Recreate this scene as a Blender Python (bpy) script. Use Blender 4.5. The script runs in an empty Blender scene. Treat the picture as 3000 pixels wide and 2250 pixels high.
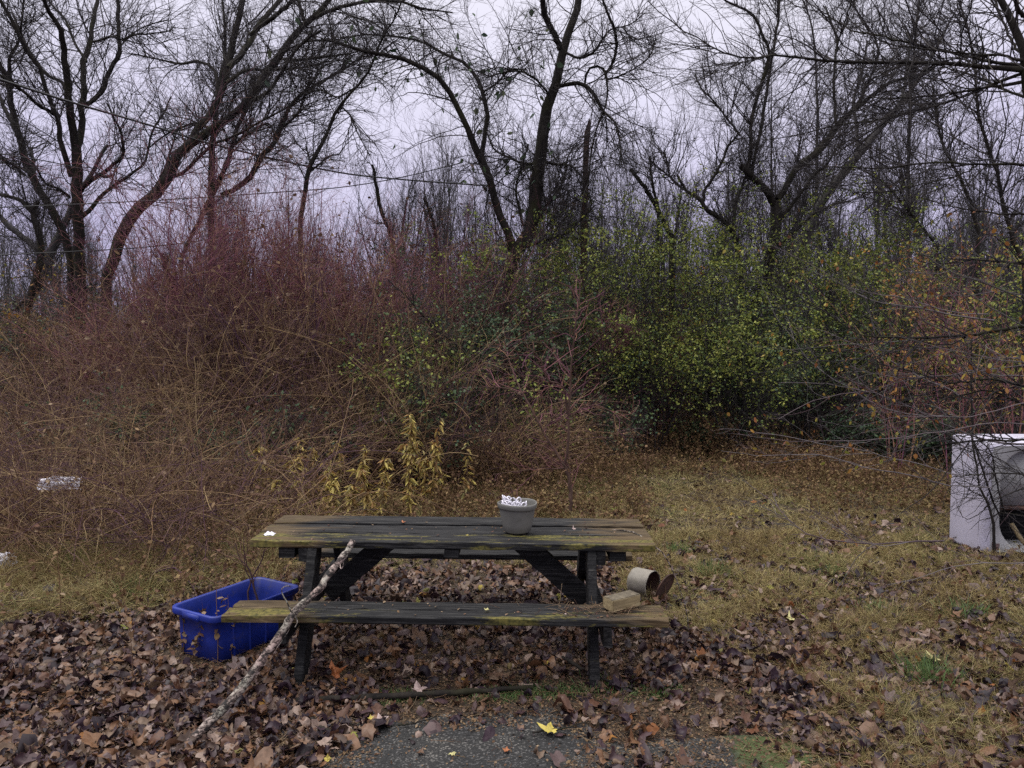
import bpy, bmesh, math
import numpy as np
from mathutils import Vector, Matrix

rng = np.random.default_rng(11)
sc = bpy.context.scene
COL = sc.collection

# ------------------------------------------------------------------ camera
H = 1.93
PITCH = math.radians(2.97)
FPX = 2182.1                      # focal length in pixels of the 3000 px wide photograph
cam_d = bpy.data.cameras.new("camera")
cam = bpy.data.objects.new("camera", cam_d)
COL.objects.link(cam)
cam.location = (0, 0, H)
cam.rotation_euler = (math.radians(90) - PITCH, 0, 0)
cam_d.sensor_width = 36
cam_d.lens = 36 * FPX / 3000
cam_d.clip_start = 0.05
cam_d.clip_end = 600
sc.camera = cam

# ------------------------------------------------------------------ sky and sun (overcast)
SUN_EL, SUN_ROT = math.radians(62), math.radians(262)
world = bpy.data.worlds.new("World")
sc.world = world
world.use_nodes = True
wn, wl = world.node_tree.nodes, world.node_tree.links
wn.clear()
w_out = wn.new("ShaderNodeOutputWorld")
w_bg = wn.new("ShaderNodeBackground")
w_bg.inputs["Strength"].default_value = 0.1
sky = wn.new("ShaderNodeTexSky")
sky.sky_type = 'NISHITA'
sky.sun_disc = False
sky.sun_elevation = SUN_EL
sky.sun_rotation = SUN_ROT
w_tc = wn.new("ShaderNodeTexCoord")
w_sep = wn.new("ShaderNodeSeparateXYZ")
wl.new(w_tc.outputs["Generated"], w_sep.inputs[0])
w_noise = wn.new("ShaderNodeTexNoise")
w_noise.inputs["Scale"].default_value = 2.2
w_noise.inputs["Detail"].default_value = 4
w_map = wn.new("ShaderNodeMapping")
w_map.inputs["Scale"].default_value = (1, 1, 2.5)
wl.new(w_tc.outputs["Generated"], w_map.inputs[0])
wl.new(w_map.outputs[0], w_noise.inputs["Vector"])
w_add = wn.new("ShaderNodeMath"); w_add.operation = 'MULTIPLY_ADD'
w_add.inputs[1].default_value = 0.22
wl.new(w_noise.outputs["Fac"], w_add.inputs[0])
wl.new(w_sep.outputs["Z"], w_add.inputs[2])
w_ramp = wn.new("ShaderNodeValToRGB")
cr = w_ramp.color_ramp
cr.elements[0].position = 0.05; cr.elements[0].color = (0.48, 0.435, 0.66, 1)
cr.elements[1].position = 1.0; cr.elements[1].color = (2.7, 2.65, 2.6, 1)
for p_, c_ in ((0.22, (0.60, 0.55, 0.81, 1)), (0.42, (0.82, 0.79, 0.96, 1)), (0.60, (0.95, 0.93, 1.02, 1)), (0.80, (1.9, 1.85, 1.85, 1))):
    e_ = cr.elements.new(p_); e_.color = c_
wl.new(w_add.outputs[0], w_ramp.inputs[0])
w_mul = wn.new("ShaderNodeVectorMath"); w_mul.operation = 'SCALE'
w_mul.inputs["Scale"].default_value = 10.5
wl.new(w_ramp.outputs[0], w_mul.inputs[0])
w_mix = wn.new("ShaderNodeMix"); w_mix.data_type = 'RGBA'
w_mix.inputs[0].default_value = 0.93
wl.new(sky.outputs[0], w_mix.inputs[6])
wl.new(w_mul.outputs[0], w_mix.inputs[7])
wl.new(w_mix.outputs[2], w_bg.inputs["Color"])
wl.new(w_bg.outputs[0], w_out.inputs["Surface"])

sun_d = bpy.data.lights.new("sun", 'SUN')
sun_d.energy = 1.4
sun_d.angle = math.radians(14)
sun_d.color = (1.0, 0.96, 0.92)
sun = bpy.data.objects.new("sun", sun_d)
COL.objects.link(sun)
# light comes from high up, slightly from the side of the brambles
sdir = Vector((math.sin(SUN_ROT) * math.cos(SUN_EL), math.cos(SUN_ROT) * math.cos(SUN_EL), math.sin(SUN_EL)))
sun.rotation_euler = sdir.to_track_quat('Z', 'Y').to_euler()
sun.location = (0, 0, 30)

sc.view_settings.view_transform = 'Standard'
sc.view_settings.look = 'None'
sc.view_settings.exposure = 0
sc.view_settings.gamma = 1
sc.render.engine = 'CYCLES'
sc.cycles.max_bounces = 5
sc.cycles.diffuse_bounces = 2
sc.cycles.transmission_bounces = 3
sc.cycles.use_denoising = False

# ------------------------------------------------------------------ helpers
CAMP = np.array([0, 0, H])
RV = np.array([1.0, 0, 0]); FV = np.array([0, math.cos(PITCH), -math.sin(PITCH)]); UV = np.array([0, math.sin(PITCH), math.cos(PITCH)])

def ray(px, py):
    return (px - 1500) / FPX * RV + (1125 - py) / FPX * UV + FV

def at(px, py, Y):                       # photograph pixel -> world point at distance Y
    d = ray(px, py)
    return CAMP + d * (Y / d[1])

def dat(px, py, Y):                      # same for pixels of the 2212 px wide view
    return at(px * 3000 / 2212, py * 3000 / 2212, Y)

def gx(px, Y):                           # x at distance Y of a column of the 2212 px view
    return (px - 1106) / 1609 * Y

def hgt(x, y):                           # relief of the ground
    x = np.asarray(x, float); y = np.asarray(y, float)
    a = np.clip((y - 5.0) / 4, 0, 1) + np.clip((np.abs(x) - 2.2) / 2, 0, 1) * .6
    z = .03 * np.sin(x * 1.7 + .6) * np.cos(y * 1.3) + .018 * np.sin(x * 4.1 + y * 2.3) + .012 * np.cos(x * 2.3 - y * 5.2)
    return z * np.clip(a, 0, 1.3) + .06 * np.clip((-x - 3) / 3, 0, 1) * np.clip((y - 6) / 4, 0, 1)

def norm(v):
    return v / np.maximum(np.linalg.norm(v, axis=-1, keepdims=True), 1e-9)

def tag(o, label=None, cat=None, group=None, kind=None):
    if label: o["label"] = label
    if cat: o["category"] = cat
    if group: o["group"] = group
    if kind: o["kind"] = kind
    return o

def empty(name, loc=(0, 0, 0), rz=0):
    o = bpy.data.objects.new(name, None)
    o.empty_display_size = .1
    COL.objects.link(o)
    o.location = loc
    o.rotation_euler = (0, 0, rz)
    return o

def mesh_obj(name, V, F, mat, parent=None, tint=None, smooth=False, off=None):
    """V (n,3); F: list of index arrays (m,k); tint: per vertex float"""
    V = np.asarray(V, np.float32)
    if off is not None:
        V = V - np.asarray(off, np.float32)
    if not isinstance(F, (list, tuple)): F = [F]
    me = bpy.data.meshes.new(name)
    me.vertices.add(len(V)); me.vertices.foreach_set("co", V.ravel())
    nl = sum(f.size for f in F); nf = sum(len(f) for f in F)
    me.loops.add(nl); me.polygons.add(nf)
    me.loops.foreach_set("vertex_index", np.concatenate([f.ravel() for f in F]).astype(np.int32))
    tot = np.concatenate([np.full(len(f), f.shape[1]) for f in F])
    st = np.concatenate([[0], np.cumsum(tot)[:-1]]).astype(np.int32)
    me.polygons.foreach_set("loop_start", st)
    if smooth: me.polygons.foreach_set("use_smooth", np.ones(nf, bool))
    me.update(calc_edges=True)
    if tint is not None:
        a = me.attributes.new("tint", 'FLOAT', 'POINT')
        a.data.foreach_set("value", np.asarray(tint, np.float32))
    me.materials.append(mat)
    o = bpy.data.objects.new(name, me)
    COL.objects.link(o)
    if parent is not None: o.parent = parent
    return o

class Acc:                                # collects vertices and faces
    def __init__(s): s.V = []; s.F = []; s.T = []; s.n = 0
    def add(s, V, F, T=None):
        V = np.asarray(V, float).reshape(-1, 3)
        s.V.append(V)
        for f in (F if isinstance(F, (list, tuple)) else [F]): s.F.append(f + s.n)
        s.T.append(np.full(len(V), .5) if T is None else (np.full(len(V), T) if np.isscalar(T) else T))
        s.n += len(V)
        return s
    def obj(s, name, mat, parent=None, smooth=False, off=None):
        return mesh_obj(name, np.concatenate(s.V), s.F, mat, parent, np.concatenate(s.T), smooth, off)

def tubes(P, R, S=3):
    """P (M,K,3), R (M,K) -> vertices, quads"""
    M, K, _ = P.shape
    T = norm(np.gradient(P, axis=1))
    ch = np.abs(P[:, -1] - P[:, 0])
    ref = np.eye(3)[np.argmin(ch, axis=1)][:, None, :]
    N = norm(np.cross(T, np.broadcast_to(ref, T.shape)))
    B = np.cross(T, N)
    a = np.arange(S) * 2 * math.pi / S
    V = P[:, :, None] + R[:, :, None, None] * (np.cos(a)[None, None, :, None] * N[:, :, None] + np.sin(a)[None, None, :, None] * B[:, :, None])
    idx = np.arange(M * K * S).reshape(M, K, S)
    q = np.stack([idx[:, :-1], np.roll(idx[:, :-1], -1, 2), np.roll(idx[:, 1:], -1, 2), idx[:, 1:]], -1).reshape(-1, 4)
    return V.reshape(-1, 3), q

def ribbons(P, Wd):
    M, K, _ = P.shape
    T = norm(P[:, -1] - P[:, 0])
    sd = norm(np.cross(T, rng.normal(size=(M, 3))))[:, None]
    V = np.stack([P - sd * Wd[..., None], P + sd * Wd[..., None]], 2)
    idx = np.arange(M * K * 2).reshape(M, K, 2)
    q = np.stack([idx[:, :-1, 0], idx[:, :-1, 1], idx[:, 1:, 1], idx[:, 1:, 0]], -1).reshape(-1, 4)
    return V.reshape(-1, 3), q

def walk(P0, D0, L, K, wob, bias):
    """random-walk polylines. P0,D0 (N,3), L (N,), bias (3,) or (N,3)"""
    N = len(P0)
    P = np.zeros((N, K, 3)); P[:, 0] = P0
    D = norm(D0); st = (L / (K - 1))[:, None]
    bias = np.asarray(bias)
    for k in range(1, K):
        P[:, k] = P[:, k - 1] + D * st
        D = norm(D + rng.normal(size=(N, 3)) * wob + bias)
    return P

def grow(P, R, n, length, spread, K=5, r0=.006, tip=.35, bias=(0, 0, .05), wob=.18, tmin=.2, wt=None):
    M, Kp, _ = P.shape
    w = np.linalg.norm(P[:, -1] - P[:, 0], axis=1)
    if wt is not None: w = w * wt
    i = rng.choice(M, n, p=w / w.sum())
    t = rng.uniform(tmin, 1, n) * (Kp - 1.001)
    k = t.astype(int); f = (t - k)[:, None]
    p0 = P[i, k] * (1 - f) + P[i, k + 1] * f
    pr = R[i, k] * (1 - f[:, 0]) + R[i, k + 1] * f[:, 0]
    T = norm(P[i, k + 1] - P[i, k])
    pp = norm(np.cross(T, rng.normal(size=(n, 3))))
    a = rng.normal(spread, .22, n)[:, None]
    D = T * np.cos(a) + pp * np.sin(a)
    L = rng.uniform(length[0], length[1], n) * (1.1 - .5 * t / Kp)
    C = walk(p0, D, L, K, wob, bias)
    rs = np.minimum(pr * .7, r0 * rng.uniform(.7, 1.2, n))
    Rr = rs[:, None] * np.linspace(1, tip, K)[None]
    return C, Rr

def crspline(pts, K):
    pts = np.asarray(pts, float)
    if len(pts) < 3:
        t = np.linspace(0, 1, K)[:, None]
        return pts[0] * (1 - t) + pts[-1] * t
    d = np.concatenate([[0], np.cumsum(np.linalg.norm(np.diff(pts[:, :3], axis=0), axis=1))])
    q = np.vstack([2 * pts[0] - pts[1], pts, 2 * pts[-1] - pts[-2]])
    out = []
    for s in np.linspace(0, d[-1] * .9999, K):
        i = int(np.searchsorted(d, s, side='right') - 1); i = min(i, len(pts) - 2)
        t = (s - d[i]) / (d[i + 1] - d[i])
        a, b, c, e = q[i], q[i + 1], q[i + 2], q[i + 3]
        out.append(.5 * ((2 * b) + (c - a) * t + (2 * a - 5 * b + 4 * c - e) * t * t + (3 * b - a - 3 * c + e) * t ** 3))
    return np.array(out)

def eul(rx, ry, rz):
    cx, sx, cy, sy, cz, sz = np.cos(rx), np.sin(rx), np.cos(ry), np.sin(ry), np.cos(rz), np.sin(rz)
    R = np.empty((len(rx), 3, 3))
    R[:, 0, 0] = cy * cz; R[:, 0, 1] = sx * sy * cz - cx * sz; R[:, 0, 2] = cx * sy * cz + sx * sz
    R[:, 1, 0] = cy * sz; R[:, 1, 1] = sx * sy * sz + cx * cz; R[:, 1, 2] = cx * sy * sz - sx * cz
    R[:, 2, 0] = -sy; R[:, 2, 1] = sx * cy; R[:, 2, 2] = cx * cy
    return R

def scatter(acc, templates, pos, rx, ry, rz, size, tint):
    which = rng.integers(0, len(templates), len(pos))
    for j, (TV, TF) in enumerate(templates):
        m = which == j
        n = int(m.sum())
        if not n: continue
        R = eul(rx[m], ry[m], rz[m])
        V = pos[m][:, None] + np.einsum('nij,kj->nki', R, TV) * size[m][:, None, None]
        F = (TF[None] + (np.arange(n) * len(TV))[:, None, None]).reshape(-1, TF.shape[1])
        acc.add(V.reshape(-1, 3), F, np.repeat(tint[m], len(TV)))

def maple(curl, seed, lob=1.0):
    r = np.random.default_rng(seed)
    ang = np.array([-90, -62, -40, -18, 8, 30, 46, 66, 90, 114, 134, 150, 172, 198, 220, 242]) * math.pi / 180
    rad = np.array([.30, .52, .36, .40, .82, .50, .48, .62, 1.0, .62, .48, .50, .82, .40, .36, .52])
    rad = (rad * lob + .6 * (1 - lob)) * r.uniform(.85, 1.12, 16) * .5
    x, y = np.cos(ang) * rad, np.sin(ang) * rad
    z = curl[0] * x * x * 2 + curl[1] * y * y * 2 + curl[2] * x * y * 2 + r.normal(size=16) * .035
    V = np.vstack([[0, -.03, .03], np.stack([x, y, z], 1)])
    F = np.array([[0, i + 1, (i + 1) % 16 + 1] for i in range(16)])
    return V, F

def crumpled(seed, lob, curl):
    # a dried leaf: centre, inner ring, lobed outer ring, rolled along a random axis
    r = np.random.default_rng(seed); n = 14
    a = np.linspace(0, 2 * math.pi, n, endpoint=False) + r.normal(0, .08, n)
    ro = .46 * (1 + lob * np.cos(5 * a + r.uniform(0, 6)) + r.normal(0, .09, n)); asp = r.uniform(.6, 1.0)
    ri = ro * .52
    P = np.vstack([[0, 0]] + [np.stack([np.cos(a) * q_ * asp, np.sin(a) * q_], 1) for q_ in (ri, ro)])
    th = r.uniform(0, math.pi); u = P[:, 0] * math.cos(th) + P[:, 1] * math.sin(th); w = -P[:, 0] * math.sin(th) + P[:, 1] * math.cos(th)
    k = curl
    z = (1 - np.cos(u * k)) / max(k, .1) + .10 * np.sin(w * 7 + r.uniform(0, 6)) * curl / 2 + r.normal(0, .028, len(u))
    u2 = np.sin(u * k) / max(k, .1)
    x = u2 * math.cos(th) - w * math.sin(th); y = u2 * math.sin(th) + w * math.cos(th)
    V = np.stack([x, y, z * r.choice([-1, 1])], 1)
    F = [[0, 1 + i, 1 + (i + 1) % n] for i in range(n)]
    for i in range(n):
        j = (i + 1) % n; F += [[1 + i, 1 + n + i, 1 + n + j], [1 + i, 1 + n + j, 1 + j]]
    return V, np.array(F)
CRUMP = [crumpled(40 + i, lb, cu) for i, (lb, cu) in enumerate(((.10, 2.2), (.18, 3.0), (.06, 1.4), (.22, 1.8), (.14, 4.2), (.05, 3.4), (.25, .9), (.12, 5.0), (.20, 2.6), (.08, .6), (.30, 1.3), (.16, 3.8)))]
MAPLE = [maple(c, i, l) for i, (c, l) in enumerate((((.2, .3, 0), 1), ((.9, .2, .3), 1), ((-.7, .5, 0), .9), ((.3, 1.0, -.4), .8), ((1.4, .1, .2), .9),
                                                    ((-.3, -.8, .5), 1), ((.6, .6, .6), .6), ((1.6, -.5, 0), .5), ((-1.1, .2, -.6), .55), ((.1, .1, .9), 1)))]

def oval(w, fold, bend):
    V = np.array([[0, 0, 0], [w, .33, fold], [0, .4, bend * .5], [-w, .33, fold], [w * .75, .7, fold + bend * .6], [0, 1, bend], [-w * .75, .7, fold + bend * .6]], float)
    V[:, 1] -= .0
    F = np.array([[0, 1, 2], [0, 2, 3], [1, 4, 2], [2, 6, 3], [2, 4, 5], [2, 5, 6]])
    return V, F

OVAL = [oval(.28, .06, .1), oval(.32, .1, -.2), oval(.24, .12, .25), oval(.36, .03, -.05)]
LANCE = [oval(.13, .03, -.3), oval(.15, .05, -.55), oval(.12, .03, -.15)]
QUAD = [(np.array([[0, 0, 0], [.32, .5, .08], [0, 1, 0], [-.32, .5, .08]], float), np.array([[0, 1, 2], [0, 2, 3]])),
        (np.array([[0, 0, 0], [.38, .55, -.1], [.05, 1, .15], [-.3, .45, .1]], float), np.array([[0, 1, 2], [0, 2, 3]]))]

def box(a, b):
    x0, y0, z0 = a; x1, y1, z1 = b
    V = np.array([[x0, y0, z0], [x1, y0, z0], [x1, y1, z0], [x0, y1, z0], [x0, y0, z1], [x1, y0, z1], [x1, y1, z1], [x0, y1, z1]], float)
    F = np.array([[0, 3, 2, 1], [4, 5, 6, 7], [0, 1, 5, 4], [1, 2, 6, 5], [2, 3, 7, 6], [3, 0, 4, 7]])
    return V, F

def bm_obj(name, bm, mat, parent=None, smooth=False):
    me = bpy.data.meshes.new(name)
    bm.to_mesh(me); bm.free()
    if smooth:
        me.polygons.foreach_set("use_smooth", np.ones(len(me.polygons), bool))
    me.materials.append(mat)
    o = bpy.data.objects.new(name, me); COL.objects.link(o)
    if parent is not None: o.parent = parent
    return o

def board(name, c0, c1, w, t, up, mat, parent, bev=.005, seg=14, rough=.0022, twist=0):
    """a weathered board from c0 to c1: w across (in the plane normal to up), t thick along up"""
    c0 = Vector(c0); c1 = Vector(c1); ax = (c1 - c0); L = ax.length; ax.normalize()
    up = Vector(up); up = (up - ax * up.dot(ax)).normalized(); sd = up.cross(ax).normalized()
    prof = [(-w / 2 + bev, -t / 2), (w / 2 - bev, -t / 2), (w / 2, -t / 2 + bev), (w / 2, t / 2 - bev), (w / 2 - bev, t / 2), (w / 6, t / 2), (-w / 6, t / 2), (-w / 2 + bev, t / 2), (-w / 2, t / 2 - bev), (-w / 2, -t / 2 + bev)]
    n = len(prof)
    V = []
    for i in range(seg + 1):
        f = i / seg
        for (a, b) in prof:
            j = rng.normal(0, rough, 3)
            e = (-.004 if i in (0, seg) else 0)
            p = c0 + ax * (L * f + (e if i else -e) * 0) + sd * (a + j[0]) + up * (b + j[1] * .6)
            if i in (0, seg): p += ax * j[2] * 1.5
            V.append(p)
    F = []
    for i in range(seg):
        for k in range(n):
            F.append([i * n + k, i * n + (k + 1) % n, (i + 1) * n + (k + 1) % n, (i + 1) * n + k])
    bm = bmesh.new()
    vs = [bm.verts.new(v) for v in V]
    for f in F: bm.faces.new([vs[q] for q in f])
    bm.faces.new([vs[k] for k in range(n)][::-1]); bm.faces.new([vs[seg * n + k] for k in range(n)])
    bmesh.ops.recalc_face_normals(bm, faces=bm.faces)
    return bm_obj(name, bm, mat, parent)

# ------------------------------------------------------------------ materials
def new_mat(name):
    m = bpy.data.materials.new(name); m.use_nodes = True
    nt = m.node_tree; b = nt.nodes["Principled BSDF"]
    return m, nt.nodes, nt.links, b

def ramp(n, stops, interp='LINEAR'):
    r = n.new("ShaderNodeValToRGB"); c = r.color_ramp; c.interpolation = interp
    while len(c.elements) < len(stops): c.elements.new(.5)
    for e, (p, col) in zip(c.elements, stops):
        e.position = p; e.color = (*col, 1)
    return r

def noise(n, l, scale, detail=4, coord="Object", stretch=None, rough=.55):
    tc = n.new("ShaderNodeTexCoord"); nz = n.new("ShaderNodeTexNoise")
    nz.inputs["Scale"].default_value = scale; nz.inputs["Detail"].default_value = detail; nz.inputs["Roughness"].default_value = rough
    if stretch:
        mp = n.new("ShaderNodeMapping"); mp.inputs["Scale"].default_value = stretch
        l.new(tc.outputs[coord], mp.inputs[0]); l.new(mp.outputs[0], nz.inputs["Vector"])
    else: l.new(tc.outputs[coord], nz.inputs["Vector"])
    return nz

def math_n(n, l, op, a, b, c=None, clamp=False):
    m = n.new("ShaderNodeMath"); m.operation = op; m.use_clamp = clamp
    for i, v in enumerate((a, b, c)):
        if v is None: continue
        if isinstance(v, (int, float)): m.inputs[i].default_value = v
        else: l.new(v, m.inputs[i])
    return m.outputs[0]

def mixc(n, l, f, a, b, mode='MIX'):
    m = n.new("ShaderNodeMix"); m.data_type = 'RGBA'; m.blend_type = mode
    for i, v in ((0, f), (6, a), (7, b)):
        if isinstance(v, (int, float)): m.inputs[i].default_value = v
        elif isinstance(v, tuple): m.inputs[i].default_value = (*v, 1)
        else: l.new(v, m.inputs[i])
    return m.outputs[2]

def tint_mat(name, cols, rough=.75, amt=.16, nscale=14, interp='LINEAR', transl=0, gain=1.0, spec=.35):
    m, n, l, b = new_mat(name)
    at_ = n.new("ShaderNodeAttribute"); at_.attribute_name = "tint"
    nz = noise(n, l, nscale, 3)
    f = math_n(n, l, 'MULTIPLY_ADD', nz.outputs["Fac"], amt, at_.outputs["Fac"])
    f = math_n(n, l, 'SUBTRACT', f, amt * .5)
    k = len(cols)
    st = [((i / (k - 1)) if interp == 'LINEAR' else i / k, tuple(v * gain for v in c)) for i, c in enumerate(cols)]
    r = ramp(n, st, interp); l.new(f, r.inputs[0])
    nz2 = noise(n, l, nscale * 5, 2)
    v = math_n(n, l, 'MULTIPLY_ADD', nz2.outputs["Fac"], .9, .55)
    mm = n.new("ShaderNodeVectorMath"); mm.operation = 'SCALE'; l.new(r.outputs[0], mm.inputs[0]); l.new(v, mm.inputs["Scale"])
    l.new(mm.outputs[0], b.inputs["Base Color"])
    b.inputs["Roughness"].default_value = rough
    b.inputs["Specular IOR Level"].default_value = spec
    if transl:
        tr = n.new("ShaderNodeBsdfTranslucent"); l.new(mm.outputs[0], tr.inputs["Color"])
        mx = n.new("ShaderNodeMixShader"); mx.inputs[0].default_value = transl
        out = n["Material Output"]
        l.new(b.outputs[0], mx.inputs[1]); l.new(tr.outputs[0], mx.inputs[2]); l.new(mx.outputs[0], out.inputs["Surface"])
    return m

def bark_mat(name, c0, c1, moss=None, scale=9, rough=.9):
    m, n, l, b = new_mat(name)
    nz = noise(n, l, scale, 6, stretch=(1, 1, .25), rough=.7)
    r = ramp(n, [(.35, c0), (.68, c1)]); l.new(nz.outputs["Fac"], r.inputs[0])
    col = r.outputs[0]
    if moss:
        n2 = noise(n, l, 2.3, 5)
        r2 = ramp(n, [(.52, (0, 0, 0)), (.66, (1, 1, 1))]); l.new(n2.outputs["Fac"], r2.inputs[0])
        f = math_n(n, l, 'MULTIPLY', r2.outputs[0], .6)
        col = mixc(n, l, f, col, moss)
    l.new(col, b.inputs["Base Color"])
    bp = n.new("ShaderNodeBump"); bp.inputs["Strength"].default_value = .8; bp.inputs["Distance"].default_value = .02
    l.new(nz.outputs["Fac"], bp.inputs["Height"]); l.new(bp.outputs[0], b.inputs["Normal"])
    b.inputs["Roughness"].default_value = rough
    b.inputs["Specular IOR Level"].default_value = .2
    return m

M = {}
M['bark'] = bark_mat("dark_bark", (.008, .007, .007), (.032, .027, .022), moss=(.028, .029, .010))
M['bark_grey'] = bark_mat("grey_bark", (.03, .028, .030), (.085, .078, .078), moss=(.05, .052, .03))
M['bark_red'] = bark_mat("weathered_red_wood", (.045, .026, .022), (.12, .075, .06))
M['twig'] = tint_mat("dark_twigs", [(.014, .011, .012), (.03, .024, .024), (.022, .02, .026), (.05, .042, .036)], rough=.85, amt=.3, nscale=3)
M['twig_grey'] = tint_mat("grey_twigs", [(.05, .046, .05), (.035, .033, .034), (.075, .068, .068)], rough=.9, amt=.3, nscale=2, gain=1.25)
M['cane_red'] = tint_mat("reddish_canes", [(.030, .010, .018), (.085, .030, .046), (.060, .020, .038), (.095, .045, .024), (.11, .040, .058), (.14, .085, .045), (.09, .032, .055)], rough=.8, amt=.25, nscale=1.2, gain=2.1)
M['cane_tan'] = tint_mat("tan_canes", [(.016, .009, .012), (.045, .020, .034), (.030, .016, .018), (.085, .048, .022), (.05, .024, .030), (.12, .078, .036), (.17, .125, .065), (.07, .038, .020)], rough=.8, amt=.25, nscale=1.5, gain=1.9)
M['cane_grey'] = tint_mat("grey_and_purple_boughs", [(.04, .034, .034), (.09, .08, .085), (.07, .035, .045), (.14, .125, .13), (.05, .045, .04)], rough=.75, amt=.2, nscale=2)
M['leaf_green'] = tint_mat("green_leaves", [(.030, .048, .018), (.060, .088, .022), (.110, .140, .028), (.165, .185, .036), (.22, .22, .05), (.07, .095, .035)], rough=.6, amt=.2, nscale=1.1, transl=.3, gain=1.6)
M['leaf_dark'] = tint_mat("dark_green_leaves", [(.014, .032, .018), (.030, .060, .026), (.05, .08, .034), (.03, .05, .035), (.09, .105, .045)], rough=.6, amt=.2, nscale=1.5, transl=.2, gain=1.5)
M['leaf_autumn'] = tint_mat("autumn_leaves", [(.10, .035, .020), (.20, .075, .02), (.28, .15, .03), (.25, .22, .04), (.14, .16, .03), (.13, .06, .04)], rough=.6, amt=.2, nscale=1.1, transl=.3, gain=1.2)
M['leaf_dead'] = tint_mat("dead_leaves", [(.06, .03, .018), (.12, .068, .035), (.20, .13, .065), (.10, .045, .03), (.26, .19, .12), (.09, .055, .03)], rough=.8, amt=.2, nscale=2, transl=.15)
M['litter'] = tint_mat("fallen_leaves", [(.020, .012, .018), (.065, .036, .040), (.125, .066, .038), (.038, .020, .030), (.17, .10, .065), (.26, .185, .15), (.100, .046, .028), (.030, .020, .024), (.17, .085, .042), (.05, .030, .034), (.12, .080, .078), (.075, .046, .034), (.16, .105, .07)],
                       rough=.5, amt=.10, interp='CONSTANT', nscale=16, transl=.10, gain=.86)
M['straw'] = tint_mat("dry_grass", [(.062, .038, .020), (.15, .108, .046), (.23, .180, .072), (.085, .056, .028), (.31, .26, .125), (.14, .135, .040), (.065, .085, .028)], rough=.75, amt=.25, nscale=1.2, transl=.2, gain=1.35)
M['green_grass'] = tint_mat("green_grass", [(.04, .085, .03), (.08, .14, .04), (.14, .21, .07), (.07, .12, .05)], rough=.6, amt=.2, nscale=3, transl=.25)
M['goldenrod'] = tint_mat("goldenrod_leaves", [(.16, .10, .04), (.30, .23, .07), (.42, .35, .10), (.26, .13, .05), (.24, .23, .09), (.17, .12, .06)], rough=.65, amt=.15, nscale=4, transl=.3, gain=1.2)
M['weed'] = tint_mat("rusty_weeds", [(.07, .035, .022), (.13, .07, .035), (.18, .12, .05), (.10, .045, .03), (.23, .17, .07)], rough=.8, amt=.3, nscale=.8, transl=.15)

def ground_mat():
    m, n, l, b = new_mat("soil_and_litter")
    n1 = noise(n, l, 1.1, 6); n2 = noise(n, l, 22, 5); n3 = noise(n, l, 90, 3)
    r1 = ramp(n, [(.3, (.030, .021, .017)), (.55, (.060, .042, .026)), (.75, (.085, .064, .034))])
    l.new(n1.outputs["Fac"], r1.inputs[0])
    r2 = ramp(n, [(.3, (.25, .23, .22)), (.7, (1.5, 1.4, 1.3))]); l.new(n2.outputs["Fac"], r2.inputs[0])
    c = mixc(n, l, 1.0, r1.outputs[0], r2.outputs[0], 'MULTIPLY')
    l.new(c, b.inputs["Base Color"]); b.inputs["Roughness"].default_value = .95
    bp = n.new("ShaderNodeBump"); bp.inputs["Strength"].default_value = 1; bp.inputs["Distance"].default_value = .02
    s = math_n(n, l, 'ADD', n2.outputs["Fac"], n3.outputs["Fac"]); l.new(s, bp.inputs["Height"]); l.new(bp.outputs[0], b.inputs["Normal"])
    return m
M['ground'] = ground_mat()

def asphalt_mat():
    m, n, l, b = new_mat("old_asphalt")
    tc = n.new("ShaderNodeTexCoord")
    vo = n.new("ShaderNodeTexVoronoi"); vo.inputs["Scale"].default_value = 130; l.new(tc.outputs["Object"], vo.inputs["Vector"])
    sep = n.new("ShaderNodeSeparateColor"); l.new(vo.outputs["Color"], sep.inputs[0])
    r = ramp(n, [(.0, (.009, .009, .010)), (.5, (.017, .017, .018)), (.80, (.038, .038, .038)), (.94, (.17, .165, .16))]); l.new(sep.outputs[0], r.inputs[0])
    n1 = noise(n, l, 3.5, 6)
    r1 = ramp(n, [(.45, (.4, .4, .42)), (.75, (1.2, 1.15, 1.05))]); l.new(n1.outputs["Fac"], r1.inputs[0])
    c = mixc(n, l, 1.0, r.outputs[0], r1.outputs[0], 'MULTIPLY')
    # moss growing on it
    n2 = noise(n, l, 2.1, 6)
    sx = n.new("ShaderNodeSeparateXYZ"); l.new(tc.outputs["Object"], sx.inputs[0])
    mx = math_n(n, l, 'SMOOTH_MAX', 0.0, 0.0)
    side = n.new("ShaderNodeMapRange"); side.inputs[1].default_value = .7; side.inputs[2].default_value = 1.05; l.new(sx.outputs[0], side.inputs[0])
    f = math_n(n, l, 'MULTIPLY', n2.outputs["Fac"], side.outputs[0])
    rr = ramp(n, [(.44, (0, 0, 0)), (.56, (1, 1, 1))]); l.new(f, rr.inputs[0])
    c = mixc(n, l, rr.outputs[0], c, (.045, .062, .012))
    l.new(c, b.inputs["Base Color"]); b.inputs["Roughness"].default_value = .75
    bp = n.new("ShaderNodeBump"); bp.inputs["Strength"].default_value = .9; bp.inputs["Distance"].default_value = .006
    l.new(vo.outputs["Distance"], bp.inputs["Height"]); l.new(bp.outputs[0], b.inputs["Normal"])
    return m
M['asphalt'] = asphalt_mat()

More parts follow.
